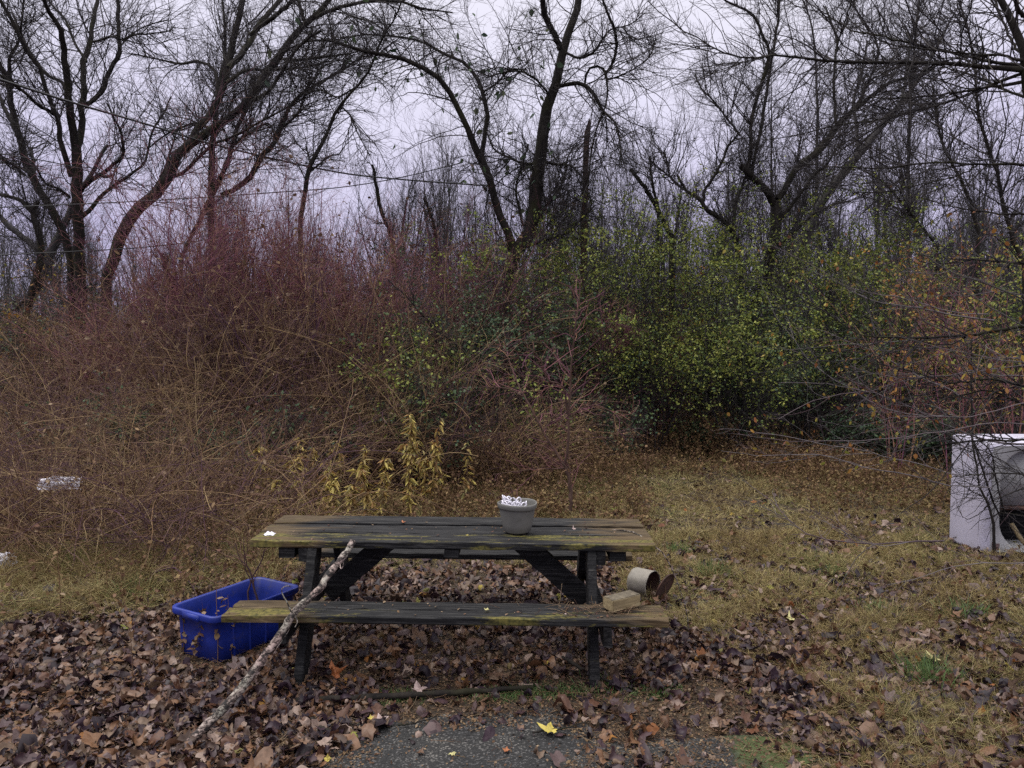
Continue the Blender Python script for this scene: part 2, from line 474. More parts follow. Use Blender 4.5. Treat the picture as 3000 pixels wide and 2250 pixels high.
def plank_mat(name, moss_amt, brown_amt, dark=1.0):
    """wet black timber with worn brown ends and yellow-green moss; object coordinates, x along the board"""
    m, n, l, b = new_mat(name)
    g = noise(n, l, 9, 6, stretch=(.35, 9, 9), rough=.7)
    r = ramp(n, [(.34, (.005 * dark, .005 * dark, .006 * dark)), (.50, (.015 * dark, .015 * dark, .017 * dark)), (.62, (.055 * dark, .054 * dark, .054 * dark)), (.74, (.16 * dark, .155 * dark, .14 * dark))]); l.new(g.outputs["Fac"], r.inputs[0])
    tc = n.new("ShaderNodeTexCoord"); sx = n.new("ShaderNodeSeparateXYZ"); l.new(tc.outputs["Object"], sx.inputs[0])
    ax = math_n(n, l, 'ABSOLUTE', sx.outputs[0], 0.0)
    nb = noise(n, l, 2.2, 5, stretch=(.7, 3, 3))
    e = math_n(n, l, 'MULTIPLY_ADD', nb.outputs["Fac"], 1.3, ax)
    mr = n.new("ShaderNodeMapRange"); mr.inputs[1].default_value = 1.42; mr.inputs[2].default_value = 1.66; l.new(e, mr.inputs[0])
    fb = math_n(n, l, 'MULTIPLY', mr.outputs[0], brown_amt)
    g2 = noise(n, l, 14, 4, stretch=(.3, 8, 8))
    rb = ramp(n, [(.3, (.028, .018, .010)), (.5, (.085, .058, .030)), (.7, (.19, .14, .075))]); l.new(g2.outputs["Fac"], rb.inputs[0])
    c = mixc(n, l, fb, r.outputs[0], rb.outputs[0])
    nm = noise(n, l, 3.0, 7, stretch=(.8, 5, 5), rough=.7)
    e2 = math_n(n, l, 'MULTIPLY_ADD', ax, .09, nm.outputs["Fac"])
    rm = ramp(n, [(.66 - moss_amt, (0, 0, 0)), (.72 - moss_amt, (1, 1, 1))]); l.new(e2, rm.inputs[0])
    nm2 = noise(n, l, 40, 2)
    rmc = ramp(n, [(.35, (.04, .042, .012)), (.6, (.145, .125, .032))]); l.new(nm2.outputs["Fac"], rmc.inputs[0])
    fm = math_n(n, l, 'MULTIPLY', rm.outputs[0], .85)
    c = mixc(n, l, fm, c, rmc.outputs[0])
    l.new(c, b.inputs["Base Color"])
    b.inputs["Roughness"].default_value = .72
    b.inputs["Specular IOR Level"].default_value = .22
    bp = n.new("ShaderNodeBump"); bp.inputs["Strength"].default_value = .7; bp.inputs["Distance"].default_value = .006
    l.new(g.outputs["Fac"], bp.inputs["Height"]); l.new(bp.outputs[0], b.inputs["Normal"])
    return m
M['plank_edge'] = plank_mat("mossy_plank", .085, 1.0, .75)
M['plank_mid'] = plank_mat("black_plank", -.03, .75, .75)
M['plank_bench'] = plank_mat("bench_plank", .095, 1.0, .7)
M['timber'] = plank_mat("black_timber", -.06, 0.0, .6)

def plastic(name, col, rough=.4, var=.25, dirt=None, sc_=6):
    m, n, l, b = new_mat(name)
    nz = noise(n, l, sc_, 6)
    r = ramp(n, [(.3, tuple(v * (1 - var) for v in col)), (.7, tuple(min(1, v * (1 + var)) for v in col))]); l.new(nz.outputs["Fac"], r.inputs[0])
    c = r.outputs[0]
    if dirt:
        n2 = noise(n, l, sc_ * 2.7, 7, rough=.7); r2 = ramp(n, [(.56, (0, 0, 0)), (.72, (1, 1, 1))]); l.new(n2.outputs["Fac"], r2.inputs[0])
        f = math_n(n, l, 'MULTIPLY', r2.outputs[0], .6); c = mixc(n, l, f, c, dirt)
    l.new(c, b.inputs["Base Color"]); b.inputs["Roughness"].default_value = rough
    return m
M['blue'] = plastic("blue_plastic", (.006, .022, .22), .5, .35, dirt=(.055, .048, .05), sc_=4)
M['pot'] = plastic("grey_pot_plastic", (.125, .122, .112), .6, .2, dirt=(.055, .058, .045))
M['white_pl'] = plastic("white_plastic", (.72, .70, .78), .35, .06)
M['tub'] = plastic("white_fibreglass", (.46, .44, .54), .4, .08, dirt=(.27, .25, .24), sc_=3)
M['tub_in'] = plastic("shaded_fibreglass_wall", (.34, .34, .35), .5, .15, dirt=(.16, .16, .14), sc_=3)  # greyer copy of the white shell, shade of the recess put into its colour
M['rust'] = plastic("rusty_metal", (.055, .025, .018), .8, .5, dirt=(.12, .05, .025), sc_=12)
M['can'] = plastic("grey_enamel", (.22, .20, .17), .6, .2, dirt=(.13, .13, .09), sc_=10)
M['cable'] = plastic("black_cable", (.015, .015, .018), .6, .1)
M['block'] = None
def block_mat():
    m, n, l, b = new_mat("weathered_offcut")
    g = noise(n, l, 20, 5, stretch=(.3, 3, 3), rough=.7)
    r = ramp(n, [(.3, (.13, .095, .05)), (.55, (.27, .21, .11)), (.75, (.36, .30, .17))]); l.new(g.outputs["Fac"], r.inputs[0])
    ge = n.new("ShaderNodeNewGeometry"); sx = n.new("ShaderNodeSeparateXYZ"); l.new(ge.outputs["Normal"], sx.inputs[0])
    g2 = noise(n, l, 28, 5); rt = ramp(n, [(.35, (.045, .038, .03)), (.7, (.15, .125, .09))]); l.new(g2.outputs["Fac"], rt.inputs[0])
    f = math_n(n, l, 'MULTIPLY', sx.outputs[2], .9, clamp=True)
    c = mixc(n, l, f, r.outputs[0], rt.outputs[0])
    l.new(c, b.inputs["Base Color"]); b.inputs["Roughness"].default_value = .9
    bp = n.new("ShaderNodeBump"); bp.inputs["Strength"].default_value = .6; bp.inputs["Distance"].default_value = .004
    l.new(g.outputs["Fac"], bp.inputs["Height"]); l.new(bp.outputs[0], b.inputs["Normal"])
    return m
M['block'] = block_mat()
def birch_mat():
    m, n, l, b = new_mat("lichened_bark")
    v = noise(n, l, 26, 5, rough=.8, stretch=(1, 1, 1.6)); r = ramp(n, [(.43, (.010, .009, .009)), (.49, (.05, .038, .034)), (.54, (.24, .215, .20)), (.66, (.40, .38, .36))]); l.new(v.outputs["Fac"], r.inputs[0])
    g = noise(n, l, 6, 3); rg = ramp(n, [(.4, (1, .80, .78)), (.65, (.85, .9, .8))]); l.new(g.outputs["Fac"], rg.inputs[0])
    c = mixc(n, l, 1.0, r.outputs[0], rg.outputs[0], 'MULTIPLY')
    l.new(c, b.inputs["Base Color"]); b.inputs["Roughness"].default_value = .85
    bp = n.new("ShaderNodeBump"); bp.inputs["Strength"].default_value = .8; bp.inputs["Distance"].default_value = .005
    l.new(v.outputs["Fac"], bp.inputs["Height"]); l.new(bp.outputs[0], b.inputs["Normal"])
    return m
M['branch'] = birch_mat()

# ------------------------------------------------------------------ ground and asphalt
def axis(lo, hi, near, step0, grow_=1.18):
    c = list(np.arange(near[0], near[1] + 1e-6, step0))
    s = step0
    while c[-1] < hi: s *= grow_; c.append(min(hi, c[-1] + s))
    s = step0
    while c[0] > lo: s *= grow_; c.insert(0, max(lo, c[0] - s))
    return np.array(c)
gxs = axis(-250, 250, (-7, 7), .16); gys = axis(-60, 450, (1.5, 13), .16)
GX, GY = np.meshgrid(gxs, gys)
GZ = hgt(GX, GY)
idx = np.arange(GX.size).reshape(GX.shape)
q = np.stack([idx[:-1, :-1], idx[:-1, 1:], idx[1:, 1:], idx[1:, :-1]], -1).reshape(-1, 4)
g = mesh_obj("ground", np.stack([GX, GY, GZ], -1).reshape(-1, 3), q, M['ground'], smooth=True)
tag(g, kind="structure")

ac = Acc()
n_ = 70
edge = []
def slab_edge(x): return 3.80 + .05 * math.sin(x * 5.6 + 1) + .04 * math.sin(x * 13) + rng.normal(0, .012)
for i in range(n_):
    t = i / (n_ - 1)
    x = -1.05 + 1.62 * t
    y = slab_edge(x) - .55 * max(0, t - .82) ** 1.5 * 8
    edge.append((x, y, .004))
V = np.array(edge + [(x, -4, .004) for x, _, _ in edge])
F = np.array([[i + n_, i + 1 + n_, i + 1, i] for i in range(n_ - 1)])
a = mesh_obj("asphalt_path", V, F, M['asphalt'])
tag(a, kind="structure")
th_ = np.linspace(0, 2 * math.pi, 26, endpoint=False); rr_ = 1 + .14 * np.sin(3 * th_) + .1 * np.sin(5 * th_ + 1)
V = np.vstack([[1.05, 3.40, .006], np.column_stack([1.05 + .42 * rr_ * np.cos(th_), 3.40 + .20 * rr_ * np.sin(th_), np.full(26, .005)])])
a = mesh_obj("mossy_asphalt_ground", V, np.array([[0, 1 + i, 1 + (i + 1) % 26] for i in range(26)]), M['asphalt'])
tag(a, kind="structure")

def moss():
    n = 5200; X = rng.uniform(-.75, .95, n); Y = 4.02 + .10 * np.sin(X * 3) * .4 + rng.normal(0, .045, n)
    k = rng.random(n) < .5 + .5 * np.sin(X * 7 + 1); X, Y = X[k], Y[k]; n = len(X)
    P = walk(np.column_stack([X, Y, np.full(n, .0)]), np.column_stack([rng.normal(0, .5, (n, 2)), np.ones(n)]), rng.uniform(.012, .035, n), 3, .2, (0, 0, 0))
    V, F = ribbons(P, rng.uniform(.001, .003, n)[:, None] * np.array([1, 1, .4])); acc = Acc(); acc.add(V, F, rng.random(n).repeat(6))
    o = acc.obj("moss", M['green_grass']); tag(o, "low green moss and grass sprouts under the near bench", "moss", kind="stuff")
moss()

# ------------------------------------------------------------------ picnic table
TZ = .75
table = empty("picnic_table", (-.365, 4.74, 0), math.radians(-.6))
table.rotation_euler[1] = math.radians(.5)
tag(table, "black weathered wooden picnic table with mossy planks and attached benches", "picnic table")
for k, yy in enumerate((-.236, 0, .236)):
    board('tabletop_plank', (-1.215 - .012 * (k % 2), yy, TZ - .021 - (.005 if k == 1 else 0)), (1.22 + .010 * (k % 2), yy, TZ - .021 - (.007 if k == 1 else 0)), .203, .042, (0, 0, 1), M['plank_edge' if k == 0 else 'plank_mid'], table, seg=30)
for s in (-1, 1):
    for k, yy in enumerate((.690, .562)):
        board('bench_plank', (-1.22 + .01 * k, s * yy, .425), (1.225 - .01 * k, s * yy, .425), .116, .042, (0, 0, 1), M['plank_bench' if k == 0 and s < 0 else 'plank_mid'], table, seg=30)
for s in (-1, 1):
    x = s * .84
    for t in (-1, 1):                                  # splayed legs
        board('leg', (x, t * .58, -.02), (x, t * .26, .705), .13, .055 if t < 0 else .045, (1, 0, 0), M['timber'], table)
    board('cross_beam', (x + s * .052, -.74, .345), (x + s * .052, .74, .345), .045, .115, (0, 0, 1), M['timber'], table)
    board('top_cleat', (x + s * .057, -.33, .665), (x + s * .057, .33, .665), .055, .085, (0, 0, 1), M['timber'], table)
    board('diagonal_brace', (s * .40, -.04 * s, .700), (x - s * .0, -.04 * s, .31), .055, .13, (0, 0, 1), M['timber'], table)
# table top cleats near the ends and the middle
board('centre_cleat', (0, -.33, .683), (0, .33, .683), .09, .045, (0, 0, 1), M['timber'], table)
for s in (-1, 1):
    board('end_cleat', (s * 1.0, -.31, .672), (s * 1.0, .31, .672), .10, .066, (0, 0, 1), M['timber'], table)
for xx in (-.84, .84):
    for yy in (-.30, -.17, -.06, .06, .17, .30, -.72, -.66):
        zt = .751 if abs(yy) < .4 else .4475
        bm = bmesh.new()
        bmesh.ops.create_cone(bm, cap_ends=True, segments=8, radius1=.007, radius2=.006, depth=.004, matrix=Matrix.Translation((xx, yy, zt)))
        bm_obj('bolt', bm, M['rust'], table)

# ------------------------------------------------------------------ lathe
def lathe(prof, n=48, c=(0, 0, 0), ph=0):
    V = []
    for r, z in prof:
        for k in range(n):
            a_ = 2 * math.pi * k / n
            V.append((c[0] + r * math.cos(a_), c[1] + r * math.sin(a_), c[2] + z))
    m = len(prof)
    F = [[i * n + k, i * n + (k + 1) % n, (i + 1) * n + (k + 1) % n, (i + 1) * n + k] for i in range(m - 1) for k in range(n)]
    return np.array(V), np.array(F)

pot = empty("flower_pot", (.033, 4.665, TZ + .004))
tag(pot, "empty grey plastic flower pot standing on the picnic table", "flower pot")
V, F = lathe([(.001, .0), (.078, .0), (.086, .008), (.096, .05), (.106, .10), (.113, .145), (.114, .150), (.121, .152), (.124, .158), (.125, .172), (.126, .184), (.122, .187), (.118, .184), (.116, .17), (.110, .145), (.100, .09), (.088, .03), (.001, .028)])
V[:, 2] += .003 * np.sin(np.arctan2(V[:, 1], V[:, 0]) * 2) * V[:, 2] / .18
mesh_obj('bowl', V, F, M['pot'], pot, smooth=True)
V, F = lathe([(.001, .125), (.05, .13), (.09, .124), (.106, .12)], 24)
V[:, 2] += rng.normal(0, .004, len(V))
mesh_obj('soil', V, F, M['ground'], pot, smooth=True)

# white slatted plastic pieces poking out of the pot
wp = empty("plastic_edging", (.005, 4.645, TZ + .158))
tag(wp, "white looped plastic edging strip curled up inside the grey pot", "plastic edging")
acc = Acc()
def arc_band(cx, cy, r, a0, a1, z0, z1, nb, loop):
    # two rails, upright slats and loops along the top
    for zz, rr in ((z0, .0022), (z1, .003)):
        A = np.linspace(a0, a1, 18)
        P = np.stack([cx + r * np.cos(A), cy + r * np.sin(A), np.full(18, zz) + .006 * np.sin(A * 2)], 1)[None]
        acc.add(*tubes(P, np.full((1, 18), rr * 1.6), 5))
    A = np.linspace(a0, a1, nb)
    for q_ in range(nb):
        p0 = np.array([cx + r * math.cos(A[q_]), cy + r * math.sin(A[q_]), z0]); p1 = p0 + [0, 0, z1 - z0]
        acc.add(*tubes(np.stack([p0, (p0 + p1) / 2, p1])[None], np.full((1, 3), .0026), 4))
    if loop:
        nl_ = max(3, nb // 2)
        for q_ in range(nl_):
            am = a0 + (a1 - a0) * (q_ + .5) / nl_; hw = (a1 - a0) / nl_ * .45
            th = np.linspace(0, math.pi, 9)
            P = np.stack([cx + r * np.cos(am + hw * np.cos(th)), cy + r * np.sin(am + hw * np.cos(th)), z1 + loop * np.sin(th)], 1)[None]
            acc.add(*tubes(P, np.full((1, 9), .0042), 5))
arc_band(-.015, -.015, .055, math.radians(185), math.radians(345), 0, .030, 10, .022)
arc_band(.00, .025, .06, math.radians(170), math.radians(330), .02, .044, 9, .026)
arc_band(.035, .0, .05, math.radians(200), math.radians(380), .0, .022, 8, .020)
arc_band(-.03, .03, .035, math.radians(150), math.radians(300), .035, .055, 6, .018)
acc.obj('lattice', M['white_pl'], wp, smooth=True)
st = Acc()
st.add(*tubes(crspline([(.040 - .033, 4.60, TZ + .13), (.004, 4.60, TZ + .19), (.001, 4.605, TZ + .26), (-.008, 4.61, TZ + .31)], 8)[None], np.linspace(.0026, .0016, 8)[None], 5))
o = st.obj("plant_stalk", M['twig'])
tag(o, "thin dark dead stalk standing upright in the grey pot", "stalk")

# ------------------------------------------------------------------ blue recycling bin
def rrect(w, d, r, n=7):
    pts = []
    for cx, cy, a0 in ((w / 2 - r, d / 2 - r, 0), (-w / 2 + r, d / 2 - r, 90), (-w / 2 + r, -d / 2 + r, 180), (w / 2 - r, -d / 2 + r, 270)):
        for k in range(n):
            a_ = math.radians(a0 + 90 * k / (n - 1)); pts.append((cx + r * math.cos(a_), cy + r * math.sin(a_)))
    return np.array(pts)
def loft(rings):
    n = len(rings[0]); V = np.concatenate(rings)
    F = np.array([[i * n + k, i * n + (k + 1) % n, (i + 1) * n + (k + 1) % n, (i + 1) * n + k] for i in range(len(rings) - 1) for k in range(n)])
    return V, F
def ring(w, d, r, z): p = rrect(w, d, r); return np.column_stack([p, np.full(len(p), z)])
ang = math.atan2(.61, .35)
bin_ = empty("recycling_bin", (-1.78, 4.76, 0), ang)
tag(bin_, "open blue plastic recycling bin half hidden behind the bench end", "recycling bin")
rings = [ring(.02, .01, .004, .004), ring(.58, .345, .04, .0), ring(.61, .37, .045, .012), ring(.63, .38, .05, .14), ring(.635, .385, .05, .245),
         ring(.655, .40, .052, .25), ring(.66, .405, .053, .262), ring(.70, .43, .06, .268), ring(.706, .436, .062, .275), ring(.706, .436, .062, .30), ring(.70, .43, .06, .308),
         ring(.668, .404, .05, .308), ring(.655, .392, .05, .30), ring(.62, .37, .05, .23), ring(.58, .345, .045, .12), ring(.54, .31, .04, .02), ring(.02, .01, .004, .018)]
V, F = loft(rings)
mesh_obj('body', V, F, M['blue'], bin_, smooth=True)
for s in (-1, 1):
    acc = Acc(); acc.add(*box((s * .342 - (.018 if s < 0 else 0), -.075, .262), (s * .342 + (.018 if s > 0 else 0), .075, .30)))
    acc.obj('handle', M['blue'], bin_)
for s in (-1, 1):
    for k in range(4):
        x = -.2 + .13 * k
        P = np.array([[[x * .94, s * .183, .015], [x, s * .190, .235]]])
        acc = Acc(); acc.add(*tubes(P, np.full((1, 2), .009), 6)); acc.obj('rib', M['blue'], bin_, smooth=True)

# ------------------------------------------------------------------ branch leaning on the table
pts = [(-1.66, 3.34, .0), (-1.60, 3.43, .02), (-1.515, 3.55, .055), (-1.40, 3.67, .16), (-1.31, 3.80, .285), (-1.23, 3.90, .40), (-1.185, 3.965, .478), (-1.09, 4.09, .56), (-1.03, 4.21, .645), (-.985, 4.30, .70), (-.945, 4.375, .762)]
P = crspline(pts, 46)
P += rng.normal(0, .0025, P.shape)
R = np.linspace(.0235, .019, 46) * (1 + .10 * np.sin(np.arange(46) * 1.7)) + rng.normal(0, .0008, 46)
br = empty("fallen_branch", (-1.5, 3.5, 0))
tag(br, "long pale lichened branch leaning from the ground across the bench onto the table", "branch")
acc = Acc(); V, F = tubes(P[None], R[None], 12); acc.add(V, F)
ce = len(V); acc.add(np.vstack([P[-1][None]]), np.zeros((0, 3), int))
F2 = np.array([[ce, ce - 12 + k, ce - 12 + (k + 1) % 12] for k in range(12)]); acc.F.append(F2)
acc.obj('stem', M['branch'], br, smooth=True, off=(-1.5, 3.5, 0))
for pp, r in (([(-1.19, 3.95, .49), (-1.215, 3.95, .55), (-1.235, 3.95, .585), (-1.24, 3.95, .62), (-1.215, 3.955, .635), (-1.19, 3.95, .63)], .0045),
              ([(-1.18, 3.96, .47), (-1.20, 3.93, .40), (-1.27, 3.90, .29), (-1.30, 3.87, .20)], .0022), ([(-1.0, 4.27, .68), (-.985, 4.22, .65), (-.97, 4.21, .66), (-.965, 4.21, .70)], .004),
              ([(-1.17, 3.95, .47), (-1.15, 3.92, .45), (-1.16, 3.91, .425)], .005)):
    acc = Acc(); acc.add(*tubes(crspline(pp, 12)[None], np.linspace(r, r * .5, 12)[None], 6)); acc.obj('side_twig', M['branch'], br, smooth=True, off=(-1.5, 3.5, 0))

# ------------------------------------------------------------------ timber block, bucket, wrapper on the table
th = math.atan2(.12, .18)
blk = empty("wood_block", (.622, 4.155, .4485), th)
bm = bmesh.new(); bmesh.ops.create_cube(bm, size=1)
for v in bm.verts: v.co = Vector((v.co.x * .205, v.co.y * .092, (v.co.z + .5) * .068))
bmesh.ops.bevel(bm, geom=bm.edges[:], offset=.004, segments=2, affect='EDGES')
bmesh.ops.subdivide_edges(bm, edges=bm.edges[:], cuts=1)
for v in bm.verts: v.co += Vector(rng.normal(0, .0012, 3))
o = bm_obj("offcut", bm, M['block'], blk); o.name = 'timber_body'
tag(blk, "short squared offcut of pale weathered timber lying on the near bench", "wood block")

bk = empty("metal_bucket", (.985, 5.62, .12), math.radians(-42))
tag(bk, "dented grey metal bucket lying on its side behind the near bench with a rusty rim", "bucket")
V, F = lathe([(.001, -.06), (.100, -.06), (.106, -.052), (.106, -.03), (.108, .03), (.107, .10), (.111, .108), (.108, .112), (.106, .10), (.104, .03), (.102, -.045), (.001, -.05)], 32)
V = V[:, [2, 0, 1]]; V[:, 2] *= .96; V += rng.normal(0, .0014, V.shape)
mesh_obj('shell', V, F, M['can'], bk, smooth=True)
V, F = lathe([(.104, .104), (.102, .03), (.099, -.036), (.001, -.042)], 32); V = V[:, [2, 0, 1]]; V[:, 2] *= .96
mesh_obj('rusty_lining', V, F, M['rust'], bk, smooth=True)
V, F = lathe([(.001, .0), (.05, .006), (.088, .0), (.094, .008), (.096, .004), (.09, -.004), (.001, -.004)], 32)
c_, s_ = math.cos(1.2), math.sin(1.2); V = V * 1.15; V = np.column_stack([V[:, 2] * s_ + V[:, 0] * c_, V[:, 1], -V[:, 2] * c_ + V[:, 0] * s_])
V += [.19, .035, .0]
mesh_obj('lid', V, F, M['rust'], bk, smooth=True)

def crumple(name, c, sx, sy, sz, mat, seed, n=14):
    r = np.random.default_rng(seed); u = np.linspace(-1, 1, n); X, Y = np.meshgrid(u, u)
    Z = .5 * (1 - X ** 2) * (1 - Y ** 2) + .25 * np.sin(X * 4 + seed) * np.cos(Y * 5) * (1 - X ** 2) + r.normal(0, .06, X.shape)
    Z = np.abs(Z); V = np.stack([X + r.normal(0, .06, X.shape), Y + r.normal(0, .06, X.shape), Z], -1).reshape(-1, 3) * [sx, sy, sz]
    i = np.arange(n * n).reshape(n, n); F = np.stack([i[:-1, :-1], i[:-1, 1:], i[1:, 1:], i[1:, :-1]], -1).reshape(-1, 4)
    o = mesh_obj(name, V, F, mat); o.location = c
    return o
o = crumple("plastic_wrapper", (-1.50, 4.55, TZ + .012), .032, .024, .03, M['white_pl'], 3); tag(o, "small crumpled white plastic wrapper on the corner of the tabletop", "wrapper")
o = crumple("plastic_bag", dat(130, 1046, 7.25), .19, .07, .16, M['white_pl'], 5, 20); tag(o, "white plastic bag caught among the bramble canes", "plastic bag")
o.rotation_euler = (.9, 0, .2)
o = crumple("plastic_sheet", dat(-6, 1225, 6.3), .14, .12, .22, M['white_pl'], 8, 18); tag(o, "pale plastic sheet behind dry stems at the picture's edge near the blue bin side", "plastic sheet")
o.rotation_euler = (1.1, 0, .3)

# ------------------------------------------------------------------ white fibreglass shower shell
tub = empty("shower_stall", (5.28, 7.20, 0), math.radians(1))
tag(tub, "discarded white fibreglass shower stall with an arched recess, standing in leaves", "shower stall")
def xz_ring(x0, x1, z0, z1, r, y, n=8):
    w, h_ = x1 - x0, z1 - z0; p = rrect(w, h_, r, n); return np.column_stack([p[:, 0] + (x0 + x1) / 2, np.full(len(p), y), p[:, 1] + (z0 + z1) / 2])
W2, HT = .85, 1.04
rings = [xz_ring(-W2, W2, -.05, HT, .03, .26), xz_ring(-W2, W2, -.05, HT, .05, -.17), xz_ring(-W2 + .01, W2 - .01, -.04, HT - .01, .05, -.215), xz_ring(-W2 + .035, W2 - .035, -.03, HT - .03, .05, -.24), xz_ring(-W2 + .07, W2 - .07, -.02, HT - .05, .06, -.25)]
V, F = loft(rings)
mesh_obj('outer_shell', V, F, M['tub'], tub, smooth=True)
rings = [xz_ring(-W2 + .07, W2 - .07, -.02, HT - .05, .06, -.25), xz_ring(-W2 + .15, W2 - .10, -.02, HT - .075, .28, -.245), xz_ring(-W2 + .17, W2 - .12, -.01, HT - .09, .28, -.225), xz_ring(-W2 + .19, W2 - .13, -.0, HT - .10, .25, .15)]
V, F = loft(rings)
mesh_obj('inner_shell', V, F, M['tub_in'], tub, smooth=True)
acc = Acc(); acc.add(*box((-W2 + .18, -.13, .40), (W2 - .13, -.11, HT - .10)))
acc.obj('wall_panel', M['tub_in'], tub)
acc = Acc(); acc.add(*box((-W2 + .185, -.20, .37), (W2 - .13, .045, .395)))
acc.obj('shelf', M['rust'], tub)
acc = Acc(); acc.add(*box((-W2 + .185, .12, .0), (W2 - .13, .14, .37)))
acc.obj('void_shade_back', M['timber'], tub)  # near-black board painted in for the shade of the void below the shelf
acc = Acc(); V, F = tubes(np.array([[[5.02, 6.78, -.02], [4.92, 6.86, .12], [4.86, 6.92, .26]]]) + [[[-.17, 0, 0]]], np.full((1, 3), .022), 4); acc.add(V, F)
o = acc.obj("wooden_stake", M['block']); tag(o, "short split piece of raw wood leaning inside the shower stall opening", "stake")

# ------------------------------------------------------------------ trees traced as limbs
def limbset(limbs, off, Y, zs=1.659, K=20, jit=.012):
    """limbs: lists of (zx, zy, r) in a zoomed view; returns P (M,K,3), R (M,K)"""
    Ps, Rs = [], []
    for L in limbs:
        dy = 0
        if isinstance(L, tuple): dy, L = L
        pts = []
        n = len(L)
        for i, (zx, zy, r) in enumerate(L):
            y = Y + dy * i / max(1, n - 1)
            p = at(off[0] + zx / zs, off[1] + zy / zs, y)
            pts.append((*p, r / zs * y / FPX))
        c = crspline(pts, K)
        c[:, :3] += rng.normal(0, jit, (K, 3)) * np.clip(c[:, 3:] / .06, .2, 1)
        Ps.append(c[:, :3]); Rs.append(np.maximum(c[:, 3], .002))
    return np.array(Ps), np.array(Rs)

def tree(name, label, limbs, off, Y, zs=1.659, n=(60, 5, 5), l1=(.6, 1.9), r1=.011, bias=(0, 0, .06), mat='bark', tmat='twig', wob=.16, ground=True, leaves=None, spread=.75, group=None, tiny=(.12, .35), cat='tree', K=20, S=8):
    P, R = limbset(limbs, off, Y, zs, K)
    if ground:                          # carry the trunk down into the soil
        b0 = P[0, 0].copy()
        if b0[2] > .05:
            k = 6; t = np.linspace(0, 1, k)[:, None]
            foot = np.array([b0[0] - (P[0, 2, 0] - b0[0]) * .4, b0[1], -.1])
            seg = foot * (1 - t) + b0 * t
            rr = np.linspace(R[0, 0] * 1.3, R[0, 0], k)
            extra = (crspline(np.column_stack([seg, rr]), K))
            P = np.concatenate([P, extra[None, :, :3]]); R = np.concatenate([R, extra[None, :, 3]])
            b0 = foot
    else: b0 = P[0, 0]
    base = np.array([b0[0], b0[1], max(0, b0[2]) if ground else b0[2]])
    e = empty(name, tuple(base)); tag(e, label, cat, group)
    acc = Acc(); V, F = tubes(P, R, S); acc.add(V, F, rng.random(len(P)).repeat(K * S)); acc.obj('trunk', M[mat], e, smooth=True, off=base)
    wt = 1 / (R.mean(1) + .05)
    if ground and len(P) > len(limbs): wt[-1] = 0.0001
    A, AR = grow(P, R, n[0], l1, spread, 9, r1, .35, bias, wob, .12, wt)
    B, BR = grow(A, AR, n[0] * n[1], (l1[0] * .45, l1[1] * .5), spread, 6, r1 * .55, .5, bias, wob * 1.15, .1)
    C, CR = grow(B, BR, n[0] * n[1] * n[2], tiny, spread, 4, .0026, .6, (0, 0, .04), .2, .1)
    D, DR = grow(P, R, n[0] * 6, (.15, .6), .95, 4, .004, .5, bias, .3, .1, wt)
    acc = Acc()
    for X_, XR, s in ((A, AR, 5), (B, BR, 4), (C, CR, 3), (D, DR, 3)):
        V, F = tubes(X_, XR, s); acc.add(V, F, rng.random(len(X_)).repeat(X_.shape[1] * s))
    acc.obj('crown', M[tmat], e, off=base)
    if leaves:
        nl, lm, sz, box_ = leaves
        i = rng.integers(0, len(B), nl * 3); k = rng.integers(1, 6, nl * 3); p = B[i, k]
        if box_ is not None: p = p[box_(p)]
        p = p[:nl]; m_ = len(p)
        acc = Acc(); scatter(acc, OVAL, p, rng.uniform(-2.6, -1, m_), rng.normal(0, .6, m_), rng.uniform(0, 6.28, m_), rng.uniform(*sz, m_), rng.random(m_))
        acc.obj('leaves', M[lm], e, off=base)
    return e

